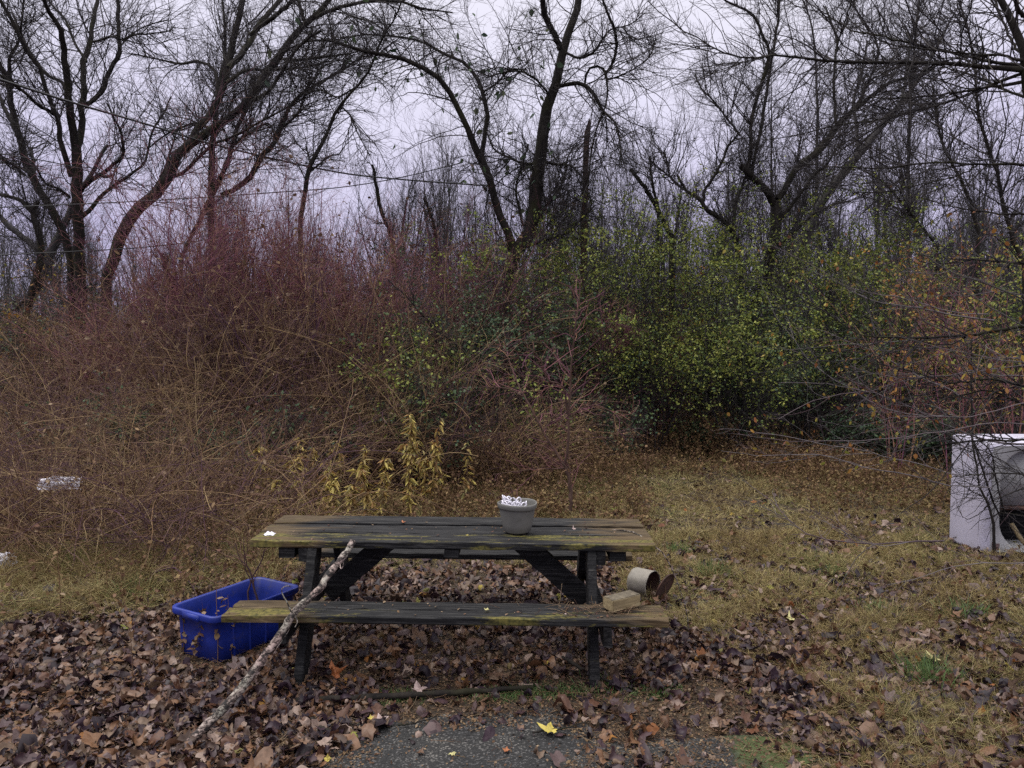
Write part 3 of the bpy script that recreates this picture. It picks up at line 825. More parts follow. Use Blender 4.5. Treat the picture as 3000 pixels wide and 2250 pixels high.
Z1, Z2, Z3 = (0, 0), (1000, 0), (2000, 0)
tree("forked_tree", "dark many-stemmed bare tree with mossy upright limbs, tallest beside the overhead cable", [
    [(402, 1600, 27), (388, 1300, 26), (380, 1000, 25), (372, 850, 24), (370, 700, 22)],
    (-1.5, [(372, 730, 20), (345, 560, 18), (325, 400, 17), (315, 250, 14), (290, 130, 12), (240, 60, 10), (215, 0, 9), (190, -120, 7)]),
    (1.5, [(372, 720, 18), (398, 600, 15), (402, 440, 14), (402, 330, 13), (430, 230, 12), (450, 120, 10), (470, 0, 9), (482, -120, 7)]),
    (.5, [(403, 515, 12), (440, 495, 10), (490, 445, 11), (540, 340, 10), (582, 255, 10), (576, 150, 9), (570, 0, 9), (562, -100, 7)]),
    (-1, [(385, 925, 14), (440, 878, 12), (500, 840, 10), (550, 800, 8), (596, 745, 8), (590, 640, 6), (560, 590, 5), (520, 500, 4)]),
    (1, [(400, 1050, 12), (440, 1020, 10), (490, 950, 9), (560, 900, 8), (620, 860, 7), (700, 790, 6), (722, 720, 5), (740, 640, 5), (800, 540, 4), (830, 470, 3)]),
    [(470, 850, 7), (520, 860, 7), (550, 852, 6)],
    (-1, [(350, 860, 12), (320, 780, 13), (292, 660, 12), (280, 580, 11), (230, 460, 10), (190, 330, 9), (130, 250, 9), (70, 120, 9), (10, 20, 8), (-40, -60, 7)]),
    (-2, [(280, 560, 9), (200, 520, 8), (120, 450, 7), (40, 390, 7), (-30, 350, 6)]),
    (1, [(335, 480, 9), (300, 400, 8), (240, 370, 7), (170, 290, 7), (110, 180, 6), (60, 60, 5)]),
    (1, [(420, 300, 7), (360, 200, 6), (320, 100, 6), (250, 20, 5), (200, -60, 4)]),
    [(596, 200, 6), (650, 170, 5), (720, 165, 4), (820, 150, 3), (850, 120, 2)],
    [(450, 205, 6), (540, 180, 5), (600, 190, 4), (700, 130, 3), (820, 95, 3)],
], Z1, 14.5, n=(160, 6, 6), l1=(.7, 2.2))
tree("forked_tree", "dark bare tree curving up from the base of the many-stemmed tree, leaning outward", [
    [(352, 1330, 18), (335, 1230, 19), (300, 1130, 19), (260, 1030, 18), (190, 930, 18), (150, 850, 17), (118, 760, 17), (90, 650, 16), (60, 550, 14), (45, 440, 13), (25, 370, 12), (-10, 290, 11), (-50, 200, 9)],
    (1, [(100, 700, 11), (70, 620, 10), (20, 520, 9), (-20, 420, 8)]), (-1, [(60, 430, 9), (45, 300, 8), (90, 200, 6), (110, 60, 5), (120, -60, 4)]),
    (1, [(165, 860, 9), (160, 780, 8), (150, 720, 6)]), (-1, [(340, 960, 8), (290, 920, 6), (220, 890, 5), (180, 820, 4)])],
     Z1, 14.8, n=(70, 5, 6), l1=(.6, 2.0))
tree("crooked_tree", "thin crooked dark tree with a broken stub at the picture's far edge", [
    [(115, 1560, 18), (150, 1430, 17), (185, 1310, 16), (200, 1230, 15), (188, 1150, 15), (155, 1030, 14), (90, 970, 9), (0, 948, 7), (-60, 930, 6)],
    [(158, 1030, 11), (170, 1005, 10), (185, 983, 8)], (-1, [(120, 850, 7), (60, 800, 6), (0, 770, 5), (-50, 740, 4)]), (1, [(155, 1420, 8), (90, 1490, 6), (20, 1530, 5)])],
     Z1, 13.5, n=(45, 5, 6), l1=(.5, 1.6))
tree("grey_tree", "paler grey forked tree behind the many-stemmed tree", [
    [(100, 1550, 24), (165, 1430, 22), (215, 1320, 22), (262, 1200, 20), (330, 1050, 16), (372, 960, 14), (440, 850, 10), (520, 700, 7)],
    [(320, 1490, 17), (280, 1400, 17), (235, 1300, 16), (160, 1190, 15), (80, 1130, 13), (0, 1050, 12), (-60, 980, 10)]],
     Z1, 17, n=(60, 5, 6), l1=(.7, 2.2), mat='bark_grey', tmat='twig_grey')
tree("leaning_tree", "big dark tree leaning strongly over to the side, forking near its top", [
    [(520, 1350, 25), (560, 1240, 28), (620, 1090, 28), (680, 1010, 28), (770, 930, 26), (830, 830, 24), (870, 740, 24), (940, 690, 22), (1030, 630, 20), (1120, 570, 18), (1210, 490, 18), (1290, 370, 18), (1370, 260, 17), (1430, 170, 15), (1520, 90, 14), (1600, 0, 12), (1680, -90, 10)],
    (1, [(905, 710, 17), (950, 640, 16), (1020, 560, 16), (1062, 470, 16), (1100, 380, 17), (1120, 270, 16), (1150, 130, 14), (1178, 0, 14), (1190, -100, 12)]),
    (1.2, [(1115, 330, 14), (1200, 230, 13), (1250, 130, 12), (1310, 60, 11), (1360, 0, 10), (1420, -80, 8)]),
    (-1, [(1215, 170, 9), (1320, 90, 10), (1430, 0, 9), (1500, -60, 8)]),
    (-1.5, [(1215, 495, 9), (1300, 450, 8), (1350, 380, 8), (1400, 300, 7), (1480, 200, 6), (1560, 150, 5)]),
    (1, [(1290, 350, 9), (1340, 290, 8), (1440, 292, 7), (1560, 280, 6), (1700, 260, 5)]),
    [(1480, 110, 9), (1465, 50, 9), (1445, -10, 8)], (-1, [(1530, 90, 10), (1600, 55, 9), (1700, 25, 8), (1820, 5, 8), (1950, 10, 6), (2050, 40, 5), (2200, 60, 3)]),
    (1, [(1055, 470, 8), (1055, 370, 8), (1020, 320, 7), (950, 298, 7), (880, 310, 6), (780, 290, 4), (640, 260, 3)]),
    (1, [(1040, 640, 7), (960, 600, 6), (880, 620, 5), (800, 660, 4), (720, 720, 3)]),
    (-1, [(830, 860, 7), (900, 830, 8), (960, 770, 8), (1040, 700, 7), (1120, 670, 6), (1250, 600, 5), (1400, 520, 4)]),
    (1, [(1100, 400, 9), (1200, 340, 8), (1320, 340, 6), (1450, 330, 5), (1600, 300, 4)]),
    (.8, [(690, 990, 6), (760, 900, 6), (800, 820, 5), (840, 700, 4), (870, 600, 3)])],
     Z1, 13.5, n=(180, 6, 6), l1=(.6, 2.2))
tree("upright_tree", "upright dark bare trunk standing behind the leaning tree", [
    [(1030, 1110, 17), (1030, 960, 17), (1030, 800, 16), (1035, 680, 15), (1050, 560, 14), (1062, 450, 12), (1090, 300, 9), (1095, 150, 7), (1080, 0, 5)]],
     Z1, 16, n=(50, 5, 6), l1=(.7, 2.0))
tree("arching_tree", "dark bare tree whose stems arch outward above the reddish shrub peak", [
    [(880, 1260, 9), (935, 1140, 10), (1000, 1010, 12), (1060, 900, 12), (1100, 800, 12), (1130, 700, 11), (1170, 580, 10), (1215, 480, 8), (1240, 380, 6)],
    (.5, [(1075, 950, 12), (1160, 910, 13), (1220, 850, 14), (1262, 770, 13), (1330, 700, 12), (1370, 600, 11), (1420, 500, 10), (1490, 440, 8), (1560, 400, 7), (1680, 330, 5), (1800, 240, 4)]),
    (-.5, [(1360, 630, 6), (1440, 560, 5), (1480, 480, 4), (1500, 400, 3)]), (-.5, [(1140, 700, 7), (1220, 640, 6), (1300, 600, 5), (1340, 660, 4)])],
     Z1, 15, n=(130, 6, 6), l1=(.6, 1.9))
tree("slender_tree", "slender dark tree rising from the top of the red thicket with hanging twigs", [
    [(1458, 1130, 12), (1470, 1020, 12), (1482, 930, 11), (1502, 820, 12), (1540, 740, 10), (1590, 660, 9), (1620, 570, 8), (1660, 505, 7), (1725, 430, 6), (1790, 350, 6), (1860, 180, 5), (1920, 90, 4), (1960, -20, 4)],
    (.5, [(1510, 830, 6), (1550, 800, 5), (1600, 760, 4), (1650, 750, 3)]), (-.5, [(1660, 520, 4), (1700, 560, 4), (1740, 650, 3), (1800, 760, 2)]),
    (.5, [(1510, 800, 4), (1500, 760, 4), (1485, 710, 2)]), (.6, [(1720, 430, 4), (1640, 470, 4), (1560, 440, 3), (1490, 450, 2)])],
     Z1, 13, n=(60, 5, 6), l1=(.5, 1.6), bias=(0, 0, -.05))
tree("twin_stem_tree", "tall twin-stemmed dark tree in the centre with arching thorny side branches", [
    [(745, 2180, 22), (765, 1900, 26), (790, 1640, 28), (800, 1400, 28), (825, 1270, 32), (870, 1200, 33), (910, 1130, 32), (935, 1050, 32), (947, 960, 31), (957, 840, 30), (975, 680, 28), (1000, 530, 26), (1038, 420, 22), (1060, 310, 21), (1080, 230, 20), (1110, 140, 18), (1150, 30, 17), (1165, -80, 15)],
    (-.6, [(1065, 245, 15), (1030, 160, 14), (990, 80, 14), (980, 0, 13), (972, -80, 11)]),
    (-1.2, [(835, 1210, 24), (815, 1140, 20), (775, 1060, 18), (740, 950, 18), (715, 860, 18), (690, 790, 20), (662, 740, 20), (635, 680, 14), (600, 590, 14), (550, 500, 13), (500, 400, 13), (400, 330, 12), (300, 285, 11), (200, 265, 9), (100, 245, 9), (0, 215, 7), (-110, 190, 6), (-220, 220, 5), (-330, 280, 4)]),
    (.5, [(680, 750, 12), (698, 640, 11), (710, 550, 11), (685, 450, 10), (650, 370, 9), (600, 310, 8), (500, 260, 7), (380, 200, 6), (240, 175, 5), (100, 170, 4), (-60, 200, 3)]),
    (-1, [(1060, 420, 9), (1120, 405, 10), (1180, 410, 9), (1230, 460, 9), (1265, 530, 7), (1330, 600, 5), (1355, 700, 4), (1360, 800, 2)]),
    (-.8, [(1185, 410, 5), (1190, 350, 6), (1230, 322, 6), (1270, 330, 6), (1292, 400, 5), (1288, 500, 4), (1250, 600, 4), (1215, 740, 4), (1200, 900, 3)]),
    (-.8, [(1290, 352, 6), (1325, 290, 7), (1337, 200, 7), (1322, 130, 7), (1290, 50, 6), (1250, -60, 5)]),
    (-.8, [(1290, 390, 4), (1350, 370, 4), (1430, 330, 3), (1500, 270, 3), (1530, 180, 2)]),
    (.8, [(960, 1070, 7), (1000, 1000, 7), (1050, 930, 6), (1085, 850, 5), (1100, 760, 3)]), (-.5, [(900, 1200, 6), (1000, 1165, 6), (1100, 1130, 5), (1170, 1060, 4), (1230, 1000, 3)]),
    (-.8, [(1080, 250, 6), (1150, 280, 6), (1230, 250, 5), (1300, 150, 4), (1400, 120, 3), (1480, 60, 2)]),
    (.6, [(950, 800, 7), (880, 790, 6), (800, 760, 5), (740, 720, 4), (700, 620, 3)]),
    (.6, [(885, 1100, 6), (860, 1000, 6), (850, 900, 5), (880, 800, 5), (910, 700, 4)]),
    (-.6, [(1020, 480, 6), (960, 400, 5), (880, 350, 5), (800, 350, 4), (700, 380, 3)]),
    (-.6, [(690, 450, 5), (760, 400, 4), (820, 340, 4), (900, 340, 3)]),
    (.6, [(990, 790, 7), (1050, 800, 6), (1120, 810, 5), (1180, 880, 4), (1220, 1000, 3)])],
     Z2, 13.7, n=(330, 6, 7), l1=(.5, 2.0), bias=(0, 0, -.02), spread=.9, leaves=(130, 'leaf_dark', (.08, .16), lambda p: (np.abs(p[:, 0] + 1.8) < 2.6) & (p[:, 2] > 4)))
tree("wide_forked_tree", "dark tree forking low into a stubbed limb and a long slanting limb, above green thicket", [
    [(330, 1640, 20), (350, 1500, 22), (380, 1400, 23), (415, 1300, 24), (430, 1220, 24), (450, 1130, 24), (462, 1040, 27), (450, 980, 20)],
    (-.4, [(450, 1010, 18), (415, 940, 16), (362, 880, 15), (320, 840, 15), (285, 812, 15)]),
    (-.6, [(312, 830, 10), (330, 740, 9), (332, 600, 9), (370, 450, 9), (410, 330, 9), (428, 250, 8), (385, 170, 7), (340, 70, 6), (220, 10, 5), (180, -30, 4)]),
    (.5, [(335, 840, 9), (362, 700, 8), (390, 580, 8), (410, 440, 7), (440, 240, 7), (462, 100, 6), (470, 0, 6), (480, -80, 5)]),
    (.5, [(460, 975, 16), (510, 900, 14), (540, 825, 16), (600, 780, 16), (660, 730, 17), (700, 682, 17), (760, 600, 14), (830, 540, 12), (900, 480, 10), (980, 420, 9), (1040, 390, 8), (1130, 370, 6), (1250, 300, 4)]),
    (.5, [(745, 600, 7), (738, 500, 7), (735, 400, 7), (742, 300, 6), (750, 200, 6), (722, 110, 5), (695, 30, 4)]),
    (-.5, [(750, 220, 4), (790, 100, 4), (830, -20, 3)]), (-.6, [(480, 1060, 12), (560, 960, 7), (640, 850, 6), (700, 800, 5), (760, 700, 4)]),
    (.6, [(440, 1215, 14), (480, 1180, 10), (560, 1110, 7), (640, 1040, 6), (760, 980, 4)]),
    (.5, [(280, 660, 5), (220, 580, 5), (150, 490, 4), (90, 430, 4), (60, 360, 3)]),
    (.6, [(830, 540, 6), (900, 400, 5), (950, 280, 5), (930, 180, 4), (850, 60, 4), (800, -40, 3)])],
     Z3, 14, n=(200, 6, 7), l1=(.5, 1.9), mat='bark')
tree("stubbed_tree", "small dark tree with two candelabra limbs beside the wide forked tree", [
    [(285, 1290, 10), (262, 1200, 11), (240, 1110, 13), (180, 1062, 12), (112, 1012, 11), (80, 965, 10), (20, 932, 8), (0, 900, 7), (-30, 850, 6)],
    [(102, 980, 8), (105, 930, 7), (135, 885, 7), (190, 790, 6), (215, 720, 6), (258, 668, 5)],
    (.4, [(242, 1090, 8), (262, 980, 7), (290, 900, 6), (318, 820, 6), (330, 760, 4)]), (.4, [(5, 920, 6), (-60, 860, 5), (-80, 770, 4), (-90, 740, 4)])],
     Z3, 13.6, n=(70, 5, 6), l1=(.5, 1.5))
tree("slanting_grey_tree", "grey-barked tree slanting up behind the long dark limb", [
    [(540, 1330, 18), (565, 1230, 19), (620, 1090, 20), (700, 950, 21), (800, 820, 20), (880, 720, 18), (960, 620, 14), (1060, 500, 12), (1140, 400, 9), (1220, 260, 7), (1300, 100, 5)],
    (1, [(840, 780, 8), (850, 650, 8), (830, 500, 7), (870, 350, 6), (900, 200, 5)]), (1, [(1060, 500, 7), (1090, 350, 6), (1110, 200, 5), (1150, 50, 4)])],
     Z3, 17, n=(110, 5, 7), l1=(.7, 2.3), mat='bark_grey', tmat='twig')
for k, (pts, Y, lab) in enumerate((
        ([(1100, 1300, 10), (1095, 1000, 10), (1100, 700, 9), (1110, 450, 8), (1130, 200, 6), (1150, 0, 5)], 18, "straight greenish-grey sapling rising through the tangle of twigs behind the slanting tree"),
        ([(1660, 1300, 12), (1600, 1150, 11), (1560, 1000, 10), (1530, 850, 9), (1480, 700, 8), (1440, 560, 7), (1420, 350, 6), (1390, 150, 5), (1340, 0, 4)], 11, "dark bent sapling standing behind the white shower stall"),
        ([(1440, 1130, 8), (1390, 960, 8), (1330, 830, 7), (1270, 720, 6), (1240, 600, 5), (1220, 430, 4)], 14, "thin sapling with yellow leaves behind the overhanging branches"),
        ([(1240, 1200, 7), (1150, 1090, 7), (1080, 1000, 6), (980, 890, 5), (880, 830, 4)], 13, "low sapling slanting out over the green thicket"),
        ([(660, 1250, 9), (650, 900, 8), (655, 600, 7), (650, 420, 6), (640, 200, 5), (610, 60, 4), (560, -40, 3)], 18.5, "straight pale sapling between the two forked trees of the green side"))):
    tree("sapling", lab, [pts], Z3, Y, n=((70, 45, 34, 22, 60)[k], 5, 5), l1=(.5, 2.0), mat='bark_grey' if k in (0, 4) else 'bark', tmat='twig_grey' if k in (0, 4) else 'twig', group="saplings behind the green thicket", S=6)
# dead snags
for pts, off, Y, lab in (([(262, 1240, 8), (245, 1150, 9), (200, 1040, 9), (172, 920, 9), (150, 800, 6)], Z2, 15, "thin black dead snag standing alone beside the twin-stemmed tree"),
                         ([(465, 1200, 8), (448, 1090, 8), (425, 1020, 7), (403, 960, 7)], Z2, 14.5, "short broken snag with a jagged green top"),
                         ([(1600, 1140, 13), (1548, 1040, 12), (1480, 920, 10), (1403, 818, 8)], Z2, 15, "thick broken grey snag pointing up beside the reddish pole"),
                         ([(1540, 1000, 7), (1520, 930, 7), (1506, 850, 6), (1500, 762, 6)], Z2, 14.6, "dark hooked snag next to the broken grey one"),
                         ([(835, 1580, 13), (828, 1400, 11), (790, 1230, 7)], Z1, 12.5, "black stump standing in the reddish shrubs below the leaning tree")):
    tree("snag", lab, [pts], off, Y, n=(8, 4, 4), l1=(.3, .9), cat='dead tree', group="dead snags", S=7)

# reddish weathered pole
pole = empty("wooden_pole", (at(1702, 1315, 14.2)[0], 14.2, 0))
tag(pole, "tall weathered reddish wooden pole with a split top standing in the thicket", "pole")
P = np.array([at(1700, 1320, 14.2), at(1706, 1050, 14.2), at(1711, 760, 14.2), at(1714, 560, 14.2), at(1720, 385, 14.2), at(1727, 350, 14.2)]); P[0, 2] = -.1
Pp = crspline(P, 24); Rr = np.linspace(.085, .052, 24); Rr[-1] = .015
acc = Acc(); acc.add(*tubes(Pp[None], Rr[None] + rng.normal(0, .002, 24), 10)); acc.obj('shaft', M['bark_red'], pole, smooth=True, off=pole.location)
acc = Acc(); acc.add(*tubes(np.array([[at(1716, 470, 14.15), at(1722, 420, 14.15), at(1732, 348, 14.15)]]), np.array([[.03, .03, .008]]), 6)); acc.obj('split_top', M['bark_red'], pole, off=pole.location)

# overhead wires
def wire(label, pts, r):
    P = crspline([at(x / 1.659, y / 1.659, Y) for x, y, Y in pts], 40)
    o = mesh_obj("overhead_cable", *tubes(P[None], np.full((1, 40), r), 6), M['cable'], smooth=True)
    tag(o, label, "cable", "overhead cables")
wire("thick black overhead cable sloping down across the many-stemmed and leaning trees", [(-150, 345, 8.5), (0, 387, 9), (330, 492, 10.2), (700, 600, 11.5), (1000, 692, 12.6), (1300, 765, 13.5), (1659, 840, 14.4), (1950, 872, 15.2), (2400, 905, 16)], .0155)
wire("thin overhead wire rising gently toward the twin-stemmed tree", [(-100, 1012, 12), (200, 1000, 12), (500, 987, 12.3), (900, 965, 12.6), (1300, 938, 13), (1659, 910, 13.3), (1950, 862, 13.6), (2250, 790, 14)], .009)
wire("lowest thin wire crossing the bare trunks just above the shrubs", [(-100, 1240, 11), (0, 1239, 11), (200, 1230, 11.2), (400, 1220, 11.5), (700, 1202, 12), (1000, 1165, 12.6), (1300, 1100, 13.4)], .009)
wire("short thin wire crossing between the outermost stems", [(-100, 735, 11), (0, 748, 11), (180, 775, 11.4), (360, 812, 12), (520, 860, 12.6)], .008)

# ------------------------------------------------------------------ far woodland
def sapling_mesh(seed, h, mat_t, mat_c):
    global rng
    keep = rng; rng = np.random.default_rng(seed)
    K = 12
    P = walk(np.zeros((1, 3)), np.array([[rng.normal(0, .12), rng.normal(0, .12), 1]]), np.array([h]), K, .06, (0, 0, .05)); R = np.linspace(.05 + .006 * h, .008, K)[None]
    fk, fr = grow(P, R, 4, (h * .4, h * .7), .35, 10, .04, .25, (0, 0, .08), .07, .15)
    Pm = [P[0]] + [crspline(f, K) for f in fk]; Rm = [R[0]] + [np.interp(np.linspace(0, 1, K), np.linspace(0, 1, 10), r) for r in fr]
    P = np.array(Pm); R = np.array(Rm)
    A, AR = grow(P, R, 70, (h * .12, h * .32), .6, 8, .013, .4, (0, 0, .10), .12, .1)
    B, BR = grow(A, AR, 420, (h * .05, h * .13), .6, 5, .008, .5, (0, 0, .06), .16, .1)
    C, CR = grow(B, BR, 2200, (.15, .5), .6, 4, .0042, .6, (0, 0, .04), .18, .1)
    t = mesh_obj('trunk', *tubes(P, R, 6), mat_t, smooth=True)
    acc = Acc()
    for X_, XR, s in ((A, AR, 4), (B, BR, 3), (C, CR, 3)):
        V, F = tubes(X_, XR, s); acc.add(V, F, rng.random(len(X_)).repeat(X_.shape[1] * s))
    c = acc.obj('crown', mat_c)
    rng = keep
    return t, c
protos = [sapling_mesh(100 + i, h, M['bark_grey'] if i % 2 else M['bark'], M['twig_grey'] if i % 2 else M['twig']) for i, h in enumerate((7, 9, 6, 8, 10, 7.5))]
r_ = np.random.default_rng(5)
count = 0
for row, (Y0, Y1, n, hs) in enumerate(((17, 23, 46, .72), (23, 31, 44, 1.0), (32, 48, 50, 1.25))):
    for i in range(n):
        Y = r_.uniform(Y0, Y1); X = (i + r_.uniform(0, 1)) / n * 2 - 1; X = X * Y * .78
        dens = 1.0 if X > -Y * .22 else .62
        if r_.random() > dens: continue
        pr = protos[r_.integers(0, 6)]
        sc_ = hs * r_.uniform(.75, 1.1)
        if X < -Y * .22: sc_ *= .85
        lab = ("thin bare sapling in the front row of the woods behind the thicket", "thin bare tree in the middle depth of the woods behind the thicket", "small grey bare tree at the very back of the woods")[row]
        e = empty("woodland_tree", (X, Y, float(hgt(X, Y)) - .05), r_.uniform(0, 6.28)); e.scale = (sc_ * .9, sc_ * .9, sc_)
        tag(e, lab, "tree", ("front row woodland trees", "middle row woodland trees", "back row woodland trees")[row])
        first = pr[0].parent is None
        for ch in pr:
            if first: c = ch
            else: c = ch.copy(); COL.objects.link(c)
            c.parent = e
        count += 1
for t, c in protos:
    if t.parent is None: bpy.data.objects.remove(t); bpy.data.objects.remove(c)

# ------------------------------------------------------------------ shrubs
def shrub(name, label, X, Y, top, width, mat='cane_red', ns=26, n1=14, n2=5, leaves=None, group=None, lean=(0, 0), stemr=.010, lowleaf=0.0, droop=-.03, wz_=.8, tw=.0032, cat="shrub", twl=(.12, .5)):
    z0 = float(hgt(X, Y)); b = np.array([X, Y, z0])
    a = rng.uniform(0, 6.28, ns); rad = rng.uniform(0, .3, ns) * width
    P0 = np.column_stack([X + np.cos(a) * rad, Y + np.sin(a) * rad * .8, np.full(ns, z0 - .03)])
    out = rng.uniform(.05, 1.0, ns) * width / max(top, .5)
    D = np.column_stack([np.cos(a) * out + lean[0], np.sin(a) * out * .8 + lean[1], np.ones(ns)])
    L = top * rng.uniform(.72, 1.22, ns)
    K = 10
    P = walk(P0, D, L, K, .13, (0, 0, droop)); R = rng.uniform(.6, 1.2, ns)[:, None] * stemr * np.linspace(1, .25, K)
    A, AR = grow(P, R, ns * n1, (top * .15, top * .42), .62, 7, stemr * .42, .45, (0, 0, droop * .5), .24, .18)
    B, BR = grow(A, AR, ns * n1 * n2, twl, .75, 5, tw, .5, (0, 0, 0), .32, .05)
    e = empty(name, tuple(b)); tag(e, label, cat, group)
    acc = Acc()
    base_t = rng.normal(.5, .12)
    for X_, XR, s in ((P, R, 5), (A, AR, 3), (B, BR, 3)):
        V, F = tubes(X_, XR, s); tt = np.clip(rng.normal(base_t, .28, len(X_)), 0, 1); acc.add(V, F, tt.repeat(X_.shape[1] * s))
    acc.obj('stems', M[mat], e, off=b)
    if leaves:
        nl, lm, s0, s1 = leaves
        wz = np.clip(B[:, 2, 2] - z0, .15, None) ** .8; i = rng.choice(len(B), nl, p=wz / wz.sum()); k = rng.integers(0, 5, nl); p = B[i, k] + rng.normal(0, .015, (nl, 3))
        # leaves gather in light and dark clumps
        cl = (np.sin(p[:, 0] * 3.1 + base_t * 9) + np.sin(p[:, 2] * 3.7 + 1.3) + np.sin(p[:, 1] * 2.9)) / 3
        keep = rng.random(nl) < .62 + .5 * cl + lowleaf * (p[:, 2] < top * .5)
        p = p[keep]; m_ = len(p)
        acc = Acc()
        scatter(acc, QUAD if s1 < .07 else OVAL, p, rng.normal(-.5, .7, m_), rng.normal(0, .6, m_), rng.uniform(0, 6.28, m_), rng.uniform(s0, s1, m_), np.clip(rng.normal(.45, .28, m_) + .12 * cl[keep], 0, 1))
        acc.obj('foliage', M[lm], e, off=b)
    return e

def ztop(py, Y): return float(dat(1106, py, Y)[2])
GR = "overlapping reddish bare shrubs"
shrub("bare_shrub", "tallest narrow reddish shrub, peaking in front of the upright trunk", gx(478, 12.3), 12.3, ztop(385, 12.3), 1.0, ns=60, n1=16, n2=7, group=GR, tw=.0052, twl=(.15, .6))
RED = [(560, 12, 470, 1.3), (640, 12.5, 470, 1.3), (725, 12.2, 505, 1.3), (415, 12, 520, 1.1), (335, 12.4, 640, 1.1), (240, 12.6, 690, 1.1), (150, 13, 740, 1.1), (820, 12.4, 545, 1.3), (905, 12.8, 560, 1.3), (1000, 13.2, 560, 1.2),
       (600, 11, 600, 1.4), (500, 10.8, 640, 1.3), (730, 11.2, 620, 1.3), (850, 11.4, 660, 1.3), (380, 10.8, 680, 1.3), (1130, 12.6, 640, 1.0)]
REDL = ['reddish shrub leaning against the tallest narrow one', 'reddish shrub between the tallest one and the slender tree', 'reddish shrub at the foot of the slender tree', 'reddish shrub sloping down toward the centre from the slender tree', 'reddish shrub on the outer shoulder of the tallest one', 'reddish shrub at the base of the leaning tree', 'low reddish shrub between the leaning and many-stemmed trees', 'low tan shrub at the foot of the many-stemmed tree', 'reddish shrub level with the lone black snag', 'reddish shrub below the green-topped broken snag', 'reddish shrub nearest the twin-stemmed tree on the brush side', 'front reddish shrub below the tallest peak', 'front reddish shrub with upright tan canes, above the bin side of the table', 'front reddish shrub over the brightest goldenrods', 'front reddish shrub over the tallest goldenrod', 'front reddish shrub under the leaning tree, farthest forward']
for i, (px, Y, ty, w) in enumerate(RED):
    shrub("bare_shrub", REDL[i], gx(px, Y), Y, ztop(ty, Y) * 1.06, w * .9, ns=30 if i < 10 else 52, n1=14 if i < 10 else 6, n2=7 if i < 10 else 5, group=GR, tw=.0056, stemr=.014, twl=(.15, .65),
          mat='cane_red' if i in (0, 1, 2, 3, 4, 5, 7, 8, 9) else 'cane_tan', leaves=(320, 'leaf_dead', .04, .09))
shrub("rusty_shrub", "low rust-brown shrub at the outer edge below the crooked tree", gx(30, 13.2), 13.2, ztop(600, 13.2), 1.4, mat='cane_tan', leaves=(1800, 'leaf_autumn', .03, .07))
GG = "overlapping green-leaved shrubs"
GREEN = [(1120, 13.4, 545, 1.2, 'leaf_green'), (1000, 12.2, 620, 1.1, 'leaf_dark'), (1230, 13.6, 550, 1.2, 'leaf_green'), (1340, 13.8, 530, 1.3, 'leaf_green'), (1440, 13.6, 480, 1.3, 'leaf_green'), (1550, 13.4, 510, 1.3, 'leaf_green'),
         (1660, 13.8, 500, 1.3, 'leaf_green'), (1770, 13.6, 520, 1.3, 'leaf_green'), (1880, 13.2, 530, 1.3, 'leaf_green'), (1980, 13.0, 540, 1.3, 'leaf_green'), (1200, 12.4, 650, 1.1, 'leaf_dark'), (1400, 12.7, 660, 1.2, 'leaf_green'),
         (1600, 12.7, 650, 1.2, 'leaf_green'), (1760, 12.8, 690, 1.2, 'leaf_dark'), (2120, 12.4, 580, 1.3, 'leaf_green'), (920, 11.4, 700, .9, 'leaf_dark'), (2240, 12.2, 560, 1.3, 'leaf_green')]
GREENL = ['green shrub wrapped round the base of the twin-stemmed tree', 'dark green shrub on the brush side of the twin-stemmed tree', 'green shrub at the foot of the reddish pole', 'green shrub just beyond the reddish pole', 'tall green shrub under the hooked and grey snags', 'green shrub between the snags and the stubbed tree', 'green shrub round the trunk of the wide forked tree', 'green shrub under the long slanting limb', 'green shrub thinning out toward the orange leaves', 'farthest green shrub under the overhanging boughs', 'dark green shrub low in front of the reddish pole', 'front green shrub behind the small brown crooked tree', 'front green shrub with the brightest yellow-green leaves below the forked tree', 'dark green shrub in front, under the slanting grey tree', "green shrub straight above the shower stall's white side", "dark green shrub low beside the young tree's fork", "green shrub at the picture's edge above the arched recess"]
for i, (px, Y, ty, w, lm) in enumerate(GREEN):
    shrub("green_shrub", GREENL[i], gx(px, Y), Y, ztop(ty, Y), w, mat='twig', ns=20, n1=14, n2=6,
          leaves=(9500 if lm == 'leaf_green' else 8500, lm, .032, .060), group=GG if lm == 'leaf_green' else "darker green shrubs")
for px, Y, ty, w, lab in ((1870, 12.4, 900, 1.1, "low dark green shrub at the far edge of the grass clearing"), (2010, 11.6, 900, 1.1, "low dark green shrub just beyond the white shower stall"), (1560, 13, 900, .9, "small low evergreen shrub in the shade under the forked tree")):
    shrub("low_shrub", lab, gx(px, Y), Y, max(.7, ztop(ty, Y)), w, mat='twig', ns=26, n1=12, n2=5, leaves=(5200, 'leaf_dark', .04, .069))
for px, Y, ty, lab in ((1930, 11, 560, "orange-leaved shrub behind the overhanging branches"), (2080, 10.2, 520, "yellow and orange leaved shrub behind the shower stall"), (2200, 9.5, 580, "sparse purple-stemmed shrub at the edge beside the shower stall"), (1460, 13.4, 640, "small orange-leaved bush within the green thicket")):
    shrub("autumn_shrub", lab, gx(px, Y), Y, ztop(ty, Y), 1.0, mat='cane_red', ns=9, n1=10, n2=5, leaves=(1100, 'leaf_autumn', .03, .065))
shrub("green_shrub", "small green shrub behind the crooked tree at the outer edge", gx(75, 13), 13, ztop(680, 13), 1.2, mat='twig', leaves=(3500, 'leaf_dark', .035, .068))
